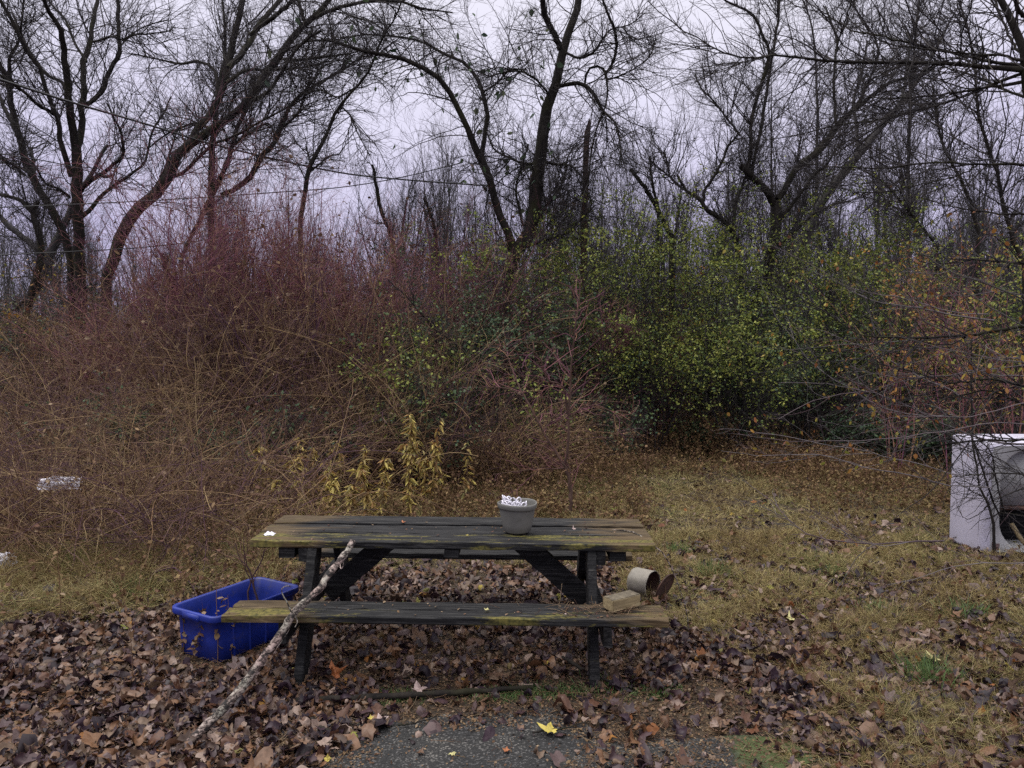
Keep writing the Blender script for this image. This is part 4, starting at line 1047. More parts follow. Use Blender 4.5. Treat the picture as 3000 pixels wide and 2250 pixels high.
for px, Y, ty, w, lab in ((860, 10.2, 770, .8, "green-leaved bush tangled in the brush above the tallest goldenrod"), (950, 9.9, 830, .7, "small green bush low beside the tallest goldenrod"), (1060, 10.6, 700, .8, "green bush climbing in front of the twin-stemmed trunk"), (640, 9.6, 900, .5, "small patch of green leaves above the goldenrods"),
                      (480, 9.0, 950, .5, "small green-leaved bush in the tangle above the bin"), (1150, 10.6, 850, .6, "low green bush just behind the young tree"), (200, 9.2, 880, .6, "green-leaved bush inside the brambles over the white bag"), (1310, 11.6, 880, .7, "low green bush at the clearing edge behind the small brown tree")):
    shrub("green_bush", lab, gx(px, Y), Y, max(.5, ztop(ty, Y)), w, mat='twig', ns=16, n1=10, n2=5, leaves=(1500, 'leaf_dark' if px not in (1060, 1150, 860) else 'leaf_green', .035, .069))
for px, Y, ty, lab in ((740, 10.4, 900, "dark evergreen bush low in the reddish mass"), (330, 9.6, 920, "dark green bush under the arching brambles"), (960, 11.4, 700, "blue-green bush beside the base of the twin-stemmed tree")):
    shrub("evergreen_bush", lab, gx(px, Y), Y, max(.9, ztop(ty, Y)), .8, mat='twig', ns=18, n1=12, n2=5, leaves=(3000, 'leaf_dark', .04, .069))

# far undergrowth that closes the view under the trees
def far_mass():
    n = 10500
    Y = rng.uniform(15.5, 30, n); X = rng.uniform(-.85, .85, n) * Y
    P0 = np.column_stack([X, Y, np.zeros(n)]); D = np.column_stack([rng.normal(0, .25, (n, 2)), np.ones(n)])
    L = rng.choice([1, 1, 1.5], n) * rng.uniform(1.8, 4.6, n) * (1 + .2 * np.sin(X * .7)) * np.where(X < -Y * .2, .8, 1)
    P = walk(P0, D, L, 7, .10, (0, 0, .0)); R = rng.uniform(.008, .022, n)[:, None] * np.linspace(1, .3, 7)
    A, AR = grow(P, R, 40000, (.5, 1.6), .6, 5, .009, .4, (0, 0, .05), .18, .1)
    acc = Acc()
    for X_, XR, s in ((P, R, 3), (A, AR, 3)):
        V, F = tubes(X_, XR, s); acc.add(V, F, rng.random(len(X_)).repeat(X_.shape[1] * s))
    o = acc.obj("distant_undergrowth", M['twig_grey']); tag(o, "mass of grey and green undergrowth far back in the woods", "undergrowth", kind="stuff")
    nl = 60000; i = rng.integers(0, len(A), nl); p = A[i, rng.integers(0, 5, nl)]; p = p[p[:, 2] < 3.2]; nl = len(p)
    acc = Acc(); scatter(acc, QUAD, p, rng.normal(0, 1, nl), rng.normal(0, 1, nl), rng.uniform(0, 6, nl), rng.uniform(.06, .14, nl), rng.random(nl))
    o = acc.obj("distant_foliage", M['leaf_dark']); tag(o, "dark leaves of the undergrowth far back in the woods", "foliage", kind="stuff")
far_mass()

# ------------------------------------------------------------------ brambles, weeds, grass
def brambles():
    acc = Acc(); lv = []
    for n, x0, x1, y0, y1, L0, L1, up in ((560, -7.8, -2.2, 7.6, 11.0, 1.0, 2.6, 1.1), (420, -7.8, -.8, 9.4, 11.6, 1.8, 3.8, 1.9), (260, -2.6, .6, 9.6, 11.8, .9, 2.2, 1.6), (240, -6.4, -2.8, 6.4, 8, .6, 1.5, 1.0), (70, -5.2, -2.0, 5.8, 7.4, .3, .9, 1.0)):
        X = rng.uniform(x0, x1, n); Y = rng.uniform(y0, y1, n)
        m = (X > -.62 * Y - .8) ; X, Y = X[m], Y[m]; n = len(X)
        a = rng.uniform(0, 6.28, n)
        D = np.column_stack([np.cos(a) * .9, np.sin(a) * .6, np.full(n, up)])
        P = walk(np.column_stack([X, Y, hgt(X, Y)]), D, rng.uniform(L0, L1, n), 11, .12, (0, 0, -.13))
        P[..., 2] = np.maximum(P[..., 2], .02)
        R = rng.uniform(.003, .0075, n)[:, None] * np.linspace(1, .4, 11)
        A, AR = grow(P, R, n * 8, (.3, 1.15), .75, 8, .0046, .5, (0, 0, -.02), .17, .1)
        B, BR = grow(A, AR, n * 15, (.10, .45), .8, 5, .0030, .6, (0, 0, 0), .25, .05)
        for X_, XR, s in ((P, R, 4), (A, AR, 3), (B, BR, 3)):
            V, F = tubes(X_, XR, s)
            cl = np.sin(X_[:, 0, 0] * 2.3 + 1.5 * np.sin(X_[:, 0, 1] * 1.9)) * np.cos(X_[:, 0, 2] * 3.1 + X_[:, 0, 1]); tt = np.clip(rng.random(len(X_)) * .6 + .22 + .30 * cl, 0, 1); acc.add(V, F, tt.repeat(X_.shape[1] * s))
        lv.append(A[rng.integers(0, len(A) // 3, n * 4), rng.integers(0, 8, n * 4)])
    n = 230; X = rng.uniform(-6.5, -1.6, n); Y = rng.uniform(6.6, 10.5, n); a = rng.uniform(0, 6.28, n)
    P = walk(np.column_stack([X, Y, hgt(X, Y)]), np.column_stack([np.cos(a) * .9, np.sin(a) * .5, np.full(n, 1.1)]), rng.uniform(.8, 2.4, n), 16, .11, (0, 0, -.09)); P[..., 2] = np.maximum(P[..., 2], .02)
    V, F = tubes(P, rng.uniform(.003, .006, n)[:, None] * np.linspace(1, .4, 16), 5); acc.add(V, F, rng.choice([.2, .45, .68, .74, .78], n).repeat(80))
    o = acc.obj("bramble_tangle", M['cane_tan']); tag(o, "tangle of tan and purple arching bramble canes", "brambles", kind="stuff")
    p = np.concatenate(lv); p = p[p[:, 2] > .1]; nl = len(p)
    acc = Acc(); scatter(acc, OVAL, p, rng.normal(-.8, .8, nl), rng.normal(0, .6, nl), rng.uniform(0, 6.28, nl), rng.uniform(.02, .06, nl), rng.random(nl))
    o = acc.obj("withered_leaves", M['leaf_dead']); tag(o, "withered leaves hanging in the brambles", "leaves", kind="stuff")
brambles()

def weeds():
    acc = Acc(); lvp = []
    for n, x0, x1, y0, y1, h0, h1 in ((2200, -3.4, 1.6, 9.3, 12.6, .25, .75), (2600, 1.0, 8.8, 12.2, 14.2, .25, .75), (700, 1.6, 7.5, 10.6, 12.4, .1, .3), (450, -6.5, -1.9, 6.8, 8.8, .25, .6), (160, -4.6, -1.7, 4.9, 6.8, .12, .40), (500, -1.9, 1.6, 7.6, 9.3, .08, .25), (900, 3.4, 5.6, 8.4, 12.5, .12, .4)):
        X = rng.uniform(x0, x1, n); Y = rng.uniform(y0, y1, n)
        D = np.column_stack([rng.normal(0, .22, (n, 2)), np.ones(n)])
        L = rng.uniform(h0, h1, n) * (1 + .35 * np.sin(X * 2.1 + Y))
        P = walk(np.column_stack([X, Y, hgt(X, Y)]), D, L, 6, .10, (0, 0, 0)); R = rng.uniform(.0012, .0028, n)[:, None] * np.linspace(1, .5, 6)
        A, AR = grow(P, R, n * 3, (.08, .25), .7, 4, .0015, .6, (0, 0, .03), .2, .25)
        for X_, XR in ((P, R), (A, AR)):
            V, F = tubes(X_, XR, 3); acc.add(V, F, np.clip(rng.normal(.5, .3, len(X_)), 0, 1).repeat(X_.shape[1] * 3))
        lvp.append(A[rng.integers(0, len(A), n * 9), rng.integers(0, 4, n * 9)]); lvp.append(P[rng.integers(0, n, n * 4), rng.integers(1, 6, n * 4)])
    p = np.concatenate(lvp); nl = len(p)
    scatter(acc, QUAD, p, rng.normal(-.6, .8, nl), rng.normal(0, .7, nl), rng.uniform(0, 6.28, nl), rng.uniform(.018, .05, nl), rng.random(nl))
    o = acc.obj("dead_weeds", M['weed']); tag(o, "rusty brown dead weeds round the clearing", "weeds", kind="stuff")
weeds()

def grass_mask(x, y):
    """how much dry grass grows here, 0..1"""
    m = np.zeros_like(x)
    m = np.where((y > 6.3) & (x > -1.6), .75, m)
    m = np.where((x > 1.15 + .35 * np.sin(y * 1.9)) & (y > 4.6), 1.0, m)
    m = np.where((x > 1.5 + .25 * np.sin(y * 5)) & (y > 3.2), .8, m)
    m = np.where((x < -1.9) & (y > 5.25 + .35 * np.sin(x * 2.1) + .22 * np.sin(x * 5.3 + 1)), .6 + .3 * np.clip(y - 5.8, 0, 1), m)
    pat = .5 + .5 * np.sin(x * 2.3 + 1.7 * np.sin(y * 1.6)) * np.cos(y * 2.1 + x)
    return m * (.55 + .45 * pat)

def grass():
    acc = Acc()
    for n, x0, x1, y0, y1, l0, l1 in ((90000, .9, 3.4, 3.1, 5.2, .05, .16), (130000, .9, 4.4, 4.9, 7.5, .07, .18), (190000, 0, 8.8, 6.5, 13.6, .07, .19), (42000, -1.6, 1.6, 6, 10, .06, .16), (60000, -6, -1.5, 5.2, 9, .14, .46), (34000, -4.6, -1.6, 5.0, 6.8, .12, .40)):
        X = rng.uniform(x0, x1, n); Y = rng.uniform(y0, y1, n)
        # tufts
        X += .05 * np.sin(X * 37 + Y * 11); Y += .05 * np.sin(Y * 41 - X * 13)
        m = rng.random(n) < grass_mask(X, Y); m &= ~((X > 4.3) & (Y > 6.8) & (Y < 7.6)) ; X, Y = X[m], Y[m]; n = len(X)
        D = np.column_stack([rng.normal(0, 1.0, (n, 2)), np.full(n, .8)])
        P = walk(np.column_stack([X, Y, hgt(X, Y) - .003]), D, rng.uniform(l0, l1, n) * (.8 + .35 * np.sin(X * 5 + 3 * np.sin(Y * 3))), 4, .30, (0, 0, -.32))
        P[..., 2] = np.maximum(P[..., 2], hgt(P[..., 0], P[..., 1]) + .004)
        Wd = rng.uniform(.0007, .0016, n)[:, None] * np.array([1, 1, .8, .15]) * (np.clip(Y[:, None] / 4.6, .8, 2.1))
        V, F = ribbons(P, Wd); acc.add(V, F, np.clip(rng.normal(.42, .24, n) + .22 * np.sin(X * 1.7 + Y) * np.cos(X * 3.3 - Y * 1.9), 0, 1).repeat(8))
    o = acc.obj("dry_grass", M['straw']); tag(o, "matted straw-coloured dry grass of the clearing", "grass", kind="stuff")
grass()

def tuft(label, x, y, n, l0, l1, mat, spread=.10, group=None):
    X = x + rng.normal(0, spread, n); Y = y + rng.normal(0, spread, n)
    D = np.column_stack([(X - x) * 3 + rng.normal(0, .35, n), (Y - y) * 3 + rng.normal(0, .35, n), np.ones(n)])
    P = walk(np.column_stack([X, Y, hgt(X, Y) - .005]), D, rng.uniform(l0, l1, n), 6, .08, (0, 0, -.14))
    V, F = ribbons(P, rng.uniform(.0015, .003, n)[:, None] * np.array([.8, 1, 1, .8, .5, .1]))
    z = float(hgt(x, y)); acc = Acc(); acc.add(V, F, rng.random(n).repeat(12))
    o = acc.obj("grass_tuft", M[mat], off=(x, y, z)); o.location = (x, y, z); tag(o, label, "grass tuft", group)
def gp(px, py):                          # ground point under a pixel of the 2212 px view
    p = ray(px * 3000 / 2212, py * 3000 / 2212); p = CAMP + p * (H / -p[2]); return p[0], p[1]
for (px, py, n, l0, l1, mt, lab) in (
        (425, 1215, 260, .10, .24, 'green_grass', "green grass tuft nearest behind the blue bin"), (355, 1210, 160, .08, .2, 'green_grass', "smaller green grass tuft beside the one behind the bin"),
        (285, 1290, 180, .08, .2, 'green_grass', "green grass tuft in the open leaves beyond the bin's outer corner"), (2010, 1470, 240, .07, .17, 'green_grass', "green grass tuft just below the pale yellow leaf"),
        (1540, 1240, 220, .06, .16, 'green_grass', "green tuft in the dry grass beyond the bucket"), (1460, 1195, 130, .06, .14, 'green_grass', "green tuft close behind the table end"),
        (1310, 1492, 170, .03, .07, 'green_grass', "short green moss-like tuft at the foot of the table leg"), (1900, 1325, 120, .06, .14, 'green_grass', "small green tuft in the middle of the dry grass"),
        (1780, 1240, 90, .06, .13, 'green_grass', "tiny green tuft halfway to the shower stall"), (2080, 1330, 150, .06, .15, 'green_grass', "green tuft under the overhanging branches near the edge"),
        (200, 1235, 420, .20, .45, 'straw', "large clump of long arching straw-coloured grass"), (300, 1200, 320, .18, .38, 'straw', "clump of arching straw grass between the green tufts"),
        (560, 1180, 240, .12, .26, 'straw', "clump of pale dry grass just behind the end of the table")):
    x, y = gp(px, py); tuft(lab, x, y, n, l0, l1, mt, .07 + .06 * (mt == 'straw'))

# ------------------------------------------------------------------ leaf litter
def litter_mask(x, y):
    m = np.full_like(x, .72) + .2 * np.sin(x * 3.1 + np.sin(y * 4))
    wob = .07 * np.sin(x * 7) + .05 * np.sin(x * 17 + 2)
    patch = (x > -.74 + .12 * np.sin(y * 9)) & (x < .30 + .10 * np.sin(y * 6)) & (y < 3.72 + wob)
    m = np.where(patch, .015, m)
    thin = (x > -.75) & (x < 1.2) & (y >= 3.72 + wob) & (y < 4.12 + wob)
    m = np.where(thin, .075, m)
    thin2 = (x >= .32) & (x < 1.25) & (y < 4.05)
    m = np.where(thin2, .13, m)
    moss = ((x - 1.05) ** 2 / .10 + (y - 3.45) ** 2 / .03) < 1
    m = np.where(moss, .06, m)
    m = np.where((x > -1.15) & (x < .9) & (y > 4.12) & (y < 4.85), .26, m)
    ca, sa = math.cos(ang), math.sin(ang); u = (x + 1.78) * ca + (y - 4.76) * sa; v = -(x + 1.78) * sa + (y - 4.76) * ca
    m = np.where((np.abs(u) < .42) & (np.abs(v) < .28), .06, m)
    gm = grass_mask(x, y)
    m = m * (1 - .74 * gm)
    m = m * np.where(y > 8, .6, 1)
    return m

def litter():
    acc = Acc()
    for n, x0, x1, y0, y1, s0, s1, dz in ((32000, -3.4, 3.4, 3.0, 5.2, .045, .12, .030), (15000, -3.9, 4.3, 5.2, 7.2, .05, .115, .035), (9000, -6, 8, 7.2, 12.5, .05, .11, .03), (2600, -1.9, 1.3, 4.2, 5.7, .05, .11, .05), (2600, 3.3, 6.5, 6, 8.4, .05, .11, .05)):
        X = rng.uniform(x0, x1, n); Y = rng.uniform(y0, y1, n)
        m = (rng.random(n) < litter_mask(X, Y)) & (np.abs(X) < Y * .8 + .3)
        m &= ~((X > 4.42) & (X < 6.2) & (Y > 6.95) & (Y < 7.5)); X, Y = X[m], Y[m]; n = len(X)
        z = hgt(X, Y) + np.abs(rng.normal(0, dz * .6, n)) + .008
        z = np.where(litter_mask(X, Y) < .1, .012, z)
        tilt = .5
        scatter(acc, CRUMP + MAPLE[1:4], np.column_stack([X, Y, z]), rng.normal(0, tilt, n), rng.normal(0, tilt, n), rng.uniform(0, 6.28, n), rng.uniform(s0, s1, n) * rng.choice([.4, .6, .75, 1.1], n), rng.random(n))
    o = acc.obj("fallen_leaves", M['litter'], smooth=True); tag(o, "carpet of brown and purplish fallen leaves", "fallen leaves", kind="stuff")
    # small broken bits, needles and twigs
    acc = Acc(); n = 34000
    X = rng.uniform(-2.6, 2.8, n); Y = rng.uniform(3.1, 5.0, n)
    pm = (X > -.66 + .06 * np.sin(Y * 17)) & (X < .26 + .06 * np.sin(Y * 13)) & (Y < 3.68 + .05 * np.sin(X * 7)); k = ~pm | (rng.random(n) < .09); X, Y = X[k], Y[k]; n = len(X)
    scatter(acc, QUAD, np.column_stack([X, Y, hgt(X, Y) + .007]), rng.normal(0, .4, n), rng.normal(0, .4, n), rng.uniform(0, 6.28, n), rng.uniform(.006, .024, n), rng.random(n))
    n = 9000; X = rng.uniform(-2.6, 2.8, n); Y = rng.uniform(3.1, 5.4, n); pm = (X > -.72) & (X < .28) & (Y < 3.75); k = ~pm | (rng.random(n) < .05); X, Y = X[k], Y[k]; n = len(X)
    a = rng.uniform(0, 6.28, n); P = walk(np.column_stack([X, Y, hgt(X, Y) + rng.uniform(.006, .03, n)]), np.column_stack([np.cos(a), np.sin(a), rng.normal(0, .06, n)]), rng.uniform(.03, .12, n), 4, .12, (0, 0, 0))
    V, F = tubes(P, np.full((n, 4), .0011), 3); acc.add(V, F, rng.random(n).repeat(12))
    o = acc.obj("leaf_crumbs", M['leaf_dead']); tag(o, "broken bits of leaf, needles and straw on the soil", "debris", kind="stuff")
litter()

acc = Acc(); n = 420
u = rng.uniform(-1.2, 1.2, n); tb = rng.random(n) < .5; v = np.where(tb, rng.uniform(-.32, .32, n), rng.uniform(-.74, -.52, n))
k = rng.random(n) < np.where(tb, .5, .35 + .6 * np.exp(-((u - .85) / .3) ** 2)); u, v, tb = u[k], v[k], tb[k]; n = len(u)
zz = np.where(tb, TZ + .002, .449) - u * math.tan(math.radians(.5)) + .002
pos = np.column_stack([-.365 + u, 4.74 + v, zz])
scatter(acc, QUAD, pos, rng.normal(0, .25, n), rng.normal(0, .25, n), rng.uniform(0, 6.28, n), rng.uniform(.006, .028, n) * rng.choice([.6, 1], n), rng.random(n))
m_ = 90; x_ = rng.normal(.50, .17, m_); P = walk(np.column_stack([x_, rng.uniform(4.03, 4.20, m_), .452 - (x_ + .365) * .0087 + rng.uniform(0, .012, m_)]), np.column_stack([rng.normal(0, 1, (m_, 2)), rng.normal(.03, .08, m_)]), rng.uniform(.04, .16, m_), 5, .1, (0, 0, 0))
V, F = tubes(P, np.full((m_, 5), .0013), 3); acc.add(V, F, rng.uniform(.4, 1, m_).repeat(15))
o = acc.obj("table_debris", M['leaf_dead']); tag(o, "scattered needles, straw and leaf crumbs on the tabletop and bench", "debris", kind="stuff")

acc = Acc(); n = 260; X = rng.uniform(-3, 5.2, n); Y = rng.uniform(3.2, 9, n)
k = (np.abs(X) < Y * .72) & ((X < -.75) | (X > .3) | (Y > 3.9)); X, Y = X[k], Y[k]; n = len(X)
scatter(acc, CRUMP, np.column_stack([X, Y, hgt(X, Y) + rng.uniform(.02, .05, n)]), rng.normal(0, .4, n), rng.normal(0, .4, n), rng.uniform(0, 6.28, n), rng.uniform(.03, .085, n), rng.random(n))
o = acc.obj("bright_fallen_leaves", M['leaf_autumn'], smooth=True); tag(o, "sprinkling of yellow, orange and green fallen leaves", "fallen leaves", kind="stuff")

# a few leaves one can single out
M['yl'] = plastic("yellow_leaf", (.38, .31, .06), .6, .25, dirt=(.30, .16, .03), sc_=18)
M['pl'] = plastic("pale_leaf", (.42, .39, .17), .6, .15, dirt=(.4, .33, .12), sc_=18)
M['ol'] = plastic("orange_leaf", (.30, .10, .03), .6, .35, dirt=(.10, .04, .02), sc_=18)
M['wl'] = plastic("pinkish_leaf", (.36, .27, .25), .6, .2, dirt=(.2, .13, .11), sc_=18)
def one_leaf(label, px, py, z, size, mat, ti=2, rx=.15, ry=.1, rz=0., dy=0):
    p = ray(px * 3000 / 2212, py * 3000 / 2212); p = CAMP + p * ((H - z) / -p[2])
    V, F = MAPLE[ti]
    bm = bmesh.new(); vs = [bm.verts.new(v * size) for v in V]
    for f in F: bm.faces.new([vs[i] for i in f])
    bmesh.ops.subdivide_edges(bm, edges=bm.edges[:], cuts=1)
    for v in bm.verts: v.co.z += rng.normal(0, .012) * size
    o = bm_obj("fallen_leaf", bm, M[mat]); o.location = p; o.rotation_euler = (rx, ry, rz)
    tag(o, label, "leaf", "single conspicuous leaves")
one_leaf("large bright yellow leaf at the rim of the bare asphalt", 1190, 1577, .03, .15, 'yl', 0, .1, .1, 1.4)
one_leaf("small pale cream leaf lying alone on the bare asphalt", 978, 1626, .014, .06, 'pl', 5, .1, .1, .4)
one_leaf("brown leaf flat on the asphalt beside the cream one", 1095, 1622, .012, .055, 'ol', 6, .0, .1, 1.4)
one_leaf("pale yellow leaf in the dry grass above the green tuft", 2020, 1422, .05, .14, 'pl', 2, .2, .2, .9)
one_leaf("pale yellow leaf in the grass level with the bench end", 1708, 1338, .05, .10, 'pl', 3, .2, .2, .2)
one_leaf("small yellow leaf standing at the bottom edge beside the asphalt", 707, 1640, .03, .05, 'yl', 6, .9, .1, .2)
one_leaf("tiny bright green-yellow leaf beside the pale branch", 800, 1552, .04, .045, 'yl', 6, .2, .1, .2)
one_leaf("curled orange-brown leaf leaning up under the bench", 722, 1455, .06, .15, 'ol', 4, .7, .3, .9)
one_leaf("pale pinkish leaf, upper of two near the buried stick", 905, 1490, .03, .12, 'wl', 0, .2, .2, .5)
one_leaf("pale pinkish broad leaf, lower one near the buried stick", 822, 1560, .02, .11, 'wl', 6, .1, .1, .5)
one_leaf("tiny red leaf on the back plank of the tabletop", 871, 1128, TZ + .01, .045, 'ol', 0, .2, .1, .5)
one_leaf("small pinkish leaf on the tabletop beyond the pot", 1240, 1143, TZ + .012, .045, 'wl', 3, .3, .1, .5)
one_leaf("small pale green oval leaf on the middle of the bench", 1052, 1318, .455, .045, 'pl', 6, .0, .1, 1.2)
one_leaf("tiny white leaf scrap on the bench nearer the wood block", 1222, 1327, .455, .022, 'wl', 6, .2, .1, 1.2)
one_leaf("yellow leaf scrap in the middle of the tabletop", 1010, 1157, TZ + .008, .03, 'yl', 6, .0, .0, 1.2)

# sticks on the ground
def stick(label, pts, r, mat='bark', name="stick", cat="stick"):
    P = crspline(pts, 22); P += rng.normal(0, .002, P.shape)
    o = mesh_obj(name, *tubes(P[None], (np.linspace(r, r * .6, 22) + rng.normal(0, r * .06, 22))[None], 8), M[mat], smooth=True); tag(o, label, cat)
g1, g2, g3 = gp(640, 1522), gp(900, 1512), gp(1150, 1496)
stick("long dark rotten pole half buried in leaves before the table", [(g1[0], g1[1], .02), (g2[0], g2[1], .03), (g3[0], g3[1], .03)], .022)
g1, g2, g3 = gp(690, 1585), gp(730, 1600), gp(762, 1622)
stick("short dark stick ending on the asphalt corner", [(g1[0], g1[1], .03), (g2[0], g2[1], .03), (g3[0], g3[1], .015)], .013)
g1, g2, g3 = gp(1150, 1590), gp(1220, 1583), gp(1275, 1570)
stick("thin dark twig running from the yellow leaf", [(g1[0], g1[1], .02), (g2[0], g2[1], .025), (g3[0], g3[1], .03)], .005)
g1, g2, g3 = gp(860, 1575), gp(905, 1570), gp(945, 1560)
stick("thin twig near the top edge of the asphalt", [(g1[0], g1[1], .02), (g2[0], g2[1], .025), (g3[0], g3[1], .03)], .005)
g1, g2, g3 = gp(1215, 1430), gp(1260, 1460), gp(1320, 1485)
stick("bent dark root beside the foot of the table leg", [(g1[0], g1[1], .03), (g2[0], g2[1], .04), (g3[0], g3[1], .03)], .012)
V_ = [at(1350 + x / 3.16, 1400 + y / 3.16, Y) for x, y, Y in ((985, 400, 5.3), (1080, 445, 5.1), (1200, 478, 4.9), (1550, 490, 4.72), (1700, 560, 4.6), (1800, 640, 4.5), (1900, 720, 4.5), (1980, 900, 4.5), (2050, 1100, 4.5), (2090, 1250, 4.5), (2110, 1400, 4.5))]
stick("long pale bramble cane arching over the corner of the table to the ground", V_, .005, 'branch', "bramble_cane", "bramble cane")

# ------------------------------------------------------------------ sapling behind the table and single weeds
Z8, S8 = (1000, 700), 1.843
tree("young_tree", "slim young bare tree with a forked stem just behind the table", [
    [(1215, 1545, 11), (1228, 1480, 11), (1240, 1400, 11), (1228, 1290, 10), (1207, 1225, 10)],
    (.4, [(1207, 1225, 7), (1150, 1140, 6), (1090, 1040, 6), (1000, 870, 5), (950, 780, 4), (900, 640, 3), (880, 560, 2)]),
    [(1205, 1220, 8), (1228, 1100, 7), (1225, 950, 6), (1235, 850, 6), (1240, 700, 5), (1268, 450, 4), (1285, 330, 3), (1290, 200, 2)],
    (-.3, [(1226, 965, 5), (1212, 860, 5), (1187, 790, 4), (1110, 755, 4), (1075, 650, 3), (1000, 580, 2)]),
    (-.2, [(1240, 960, 4), (1290, 920, 4), (1340, 900, 3), (1400, 905, 3), (1520, 970, 2)]), [(1210, 1235, 5), (1160, 1240, 3), (1040, 1245, 2), (820, 1270, 1.5)],
    [(1230, 1290, 4), (1235, 1250, 4), (1210, 1190, 3)], [(1090, 1040, 3), (1150, 960, 3), (1230, 965, 2)], [(980, 850, 4), (900, 810, 3), (800, 800, 2), (660, 805, 1.5)]],
     Z8, 8.35, zs=S8, n=(26, 3, 3), l1=(.25, .8), r1=.004, mat='bark_red', tmat='cane_red', tiny=(.05, .18), bias=(0, 0, 0))
tree("small_tree", "small brown crooked tree in front of the green thicket", [
    [(1400, 1100, 8), (1400, 1000, 8), (1412, 900, 8), (1385, 810, 8), (1375, 735, 8), (1412, 660, 7), (1480, 620, 5), (1540, 560, 4), (1580, 480, 3)],
    [(1412, 665, 5), (1400, 600, 4), (1430, 500, 3), (1500, 440, 2)], [(1405, 905, 5), (1480, 920, 4), (1560, 970, 2)], (.5, [(1412, 900, 4), (1390, 960, 4), (1330, 990, 3)])],
     Z8, 12.5, zs=S8, n=(40, 4, 4), l1=(.3, 1.0), r1=.006, mat='bark_red', tmat='cane_red')
tree("vine_stem", "pale twisted vine stem hanging beside the twin-stemmed tree trunk", [
    [(815, 1000, 6), (820, 850, 7), (825, 720, 8), (832, 620, 8), (822, 500, 8), (835, 400, 7), (828, 280, 6), (815, 180, 5)]], Z8, 12.8, zs=S8, n=(16, 3, 3), l1=(.3, .8), mat='bark_red', tmat='cane_red', cat='vine')
tree("slanted_shrub", "long thin grey-brown stem slanting down through the red shrubs", [
    [(690, 640, 4), (610, 560, 5), (500, 480, 5), (430, 400, 5), (350, 310, 4), (250, 220, 3)], [(570, 1640, 4), (580, 1500, 4), (600, 1330, 3)]], Z8, 10.5, zs=S8, n=(16, 3, 3), l1=(.3, .8), mat='bark', tmat='twig', cat='shrub')

def weed(label, px, py, hh, nl, mats, lsz, r=.003, bend=(0, 0), name="dead_weed", cat="weed", group=None, lt=LANCE, spread=(.2, .8), br=6, down=.3, Y=None):
    x, y = gp(px, py)
    if Y is not None: y = Y; x = gx(px, Y)
    z = float(hgt(x, y)); K = 10
    P = walk(np.array([[x, y, z - .02]]), np.array([[bend[0], bend[1], 1.]]), np.array([hh]), K, .05, (0, 0, 0)); R = np.linspace(r, r * .35, K)[None]
    e = empty(name, (x, y, z)); tag(e, label, cat, group)
    acc = Acc(); V, F = tubes(P, R, 5); acc.add(V, F, .4)
    A = P
    if br:
        A, AR = grow(P, R, br, (hh * .15, hh * .35), .6, 6, r * .6, .4, (0, 0, .1), .12, .35); V, F = tubes(A, AR, 4); acc.add(V, F, .6)
    acc.obj('stem', M[mats[0]], e, off=(x, y, z))
    # leaves along the upper stem, hanging outward
    t = rng.uniform(spread[0], spread[1], nl) * (K - 1.01); k = t.astype(int); f = (t - k)[:, None]; p = P[0, k] * (1 - f) + P[0, k + 1] * f
    if br: 
        h2 = nl // 2; p[:h2] = A[rng.integers(0, len(A), h2), rng.integers(1, 6, h2)]
    acc = Acc(); scatter(acc, lt, p, rng.normal(-down, .35, nl), rng.normal(0, .2, nl), rng.uniform(0, 6.28, nl), rng.uniform(*lsz, nl), np.clip(rng.normal(.5, .25, nl), 0, 1))
    acc.obj('leaves', M[mats[1]], e, off=(x, y, z))
    return e
GD = "yellow goldenrod plants"
for px, py, top, lab, nl in ((885, 1105, 925, "tallest yellow goldenrod spike standing straight behind the table", 130), (790, 1110, 1010, "brightest yellow goldenrod, bushy, close behind the table edge", 90), (760, 1108, 1040, "yellow goldenrod with drooping orange lower leaves", 80),
                             (705, 1108, 1030, "yellow-orange goldenrod just behind the table corner", 80), (655, 1100, 985, "pale goldenrod rising left of the bright clump", 80), (680, 1075, 960, "faded goldenrod behind the pale one", 60),
                             (560, 1090, 960, "thin goldenrod among tan stems above the table's end", 60), (925, 1090, 935, "faded tan goldenrod beside the tallest spike", 70), (1005, 1075, 965, "thin faded goldenrod farthest toward the pot", 26),
                             (820, 1095, 1000, "small pale goldenrod between the tall and the bright plants", 50), (340, 1090, 1005, "drooping goldenrod over the brambles beyond the bin", 70), (260, 1075, 985, "yellow-green goldenrod farthest out in the brambles", 60),
                             (600, 1120, 1030, "short goldenrod close to the table's end", 50)):
    x, y = gp(px, py + 26 - (12 if px < 500 else 0)); hh = (py + 26 - top) / 1609 * y
    weed(lab, px, py + 26 - (12 if px < 500 else 0), hh * 1.02, int(nl * 1.7), ('cane_tan', 'goldenrod'), (.05, .12), r=.0035, name="goldenrod", cat="goldenrod", group=GD, br=5, down=.25, spread=(.1, 1), bend=(rng.normal(0, .12), 0))
for q_ in range(16):
    px, py = rng.uniform(540, 1030), rng.uniform(1085, 1125)
    y = gp(px, py)[1]
    weed("small faded goldenrod stalk in the scattered row behind the picnic table", px, py, rng.uniform(.35, .85), int(rng.uniform(40, 90)), ('cane_tan', 'goldenrod'), (.04, .10), r=.003, name="goldenrod", cat="goldenrod", group="faded goldenrod stalks", br=3, down=.3, spread=(.2, 1), bend=(rng.normal(0, .12), 0))
GW = "dead weed stalks round the table"
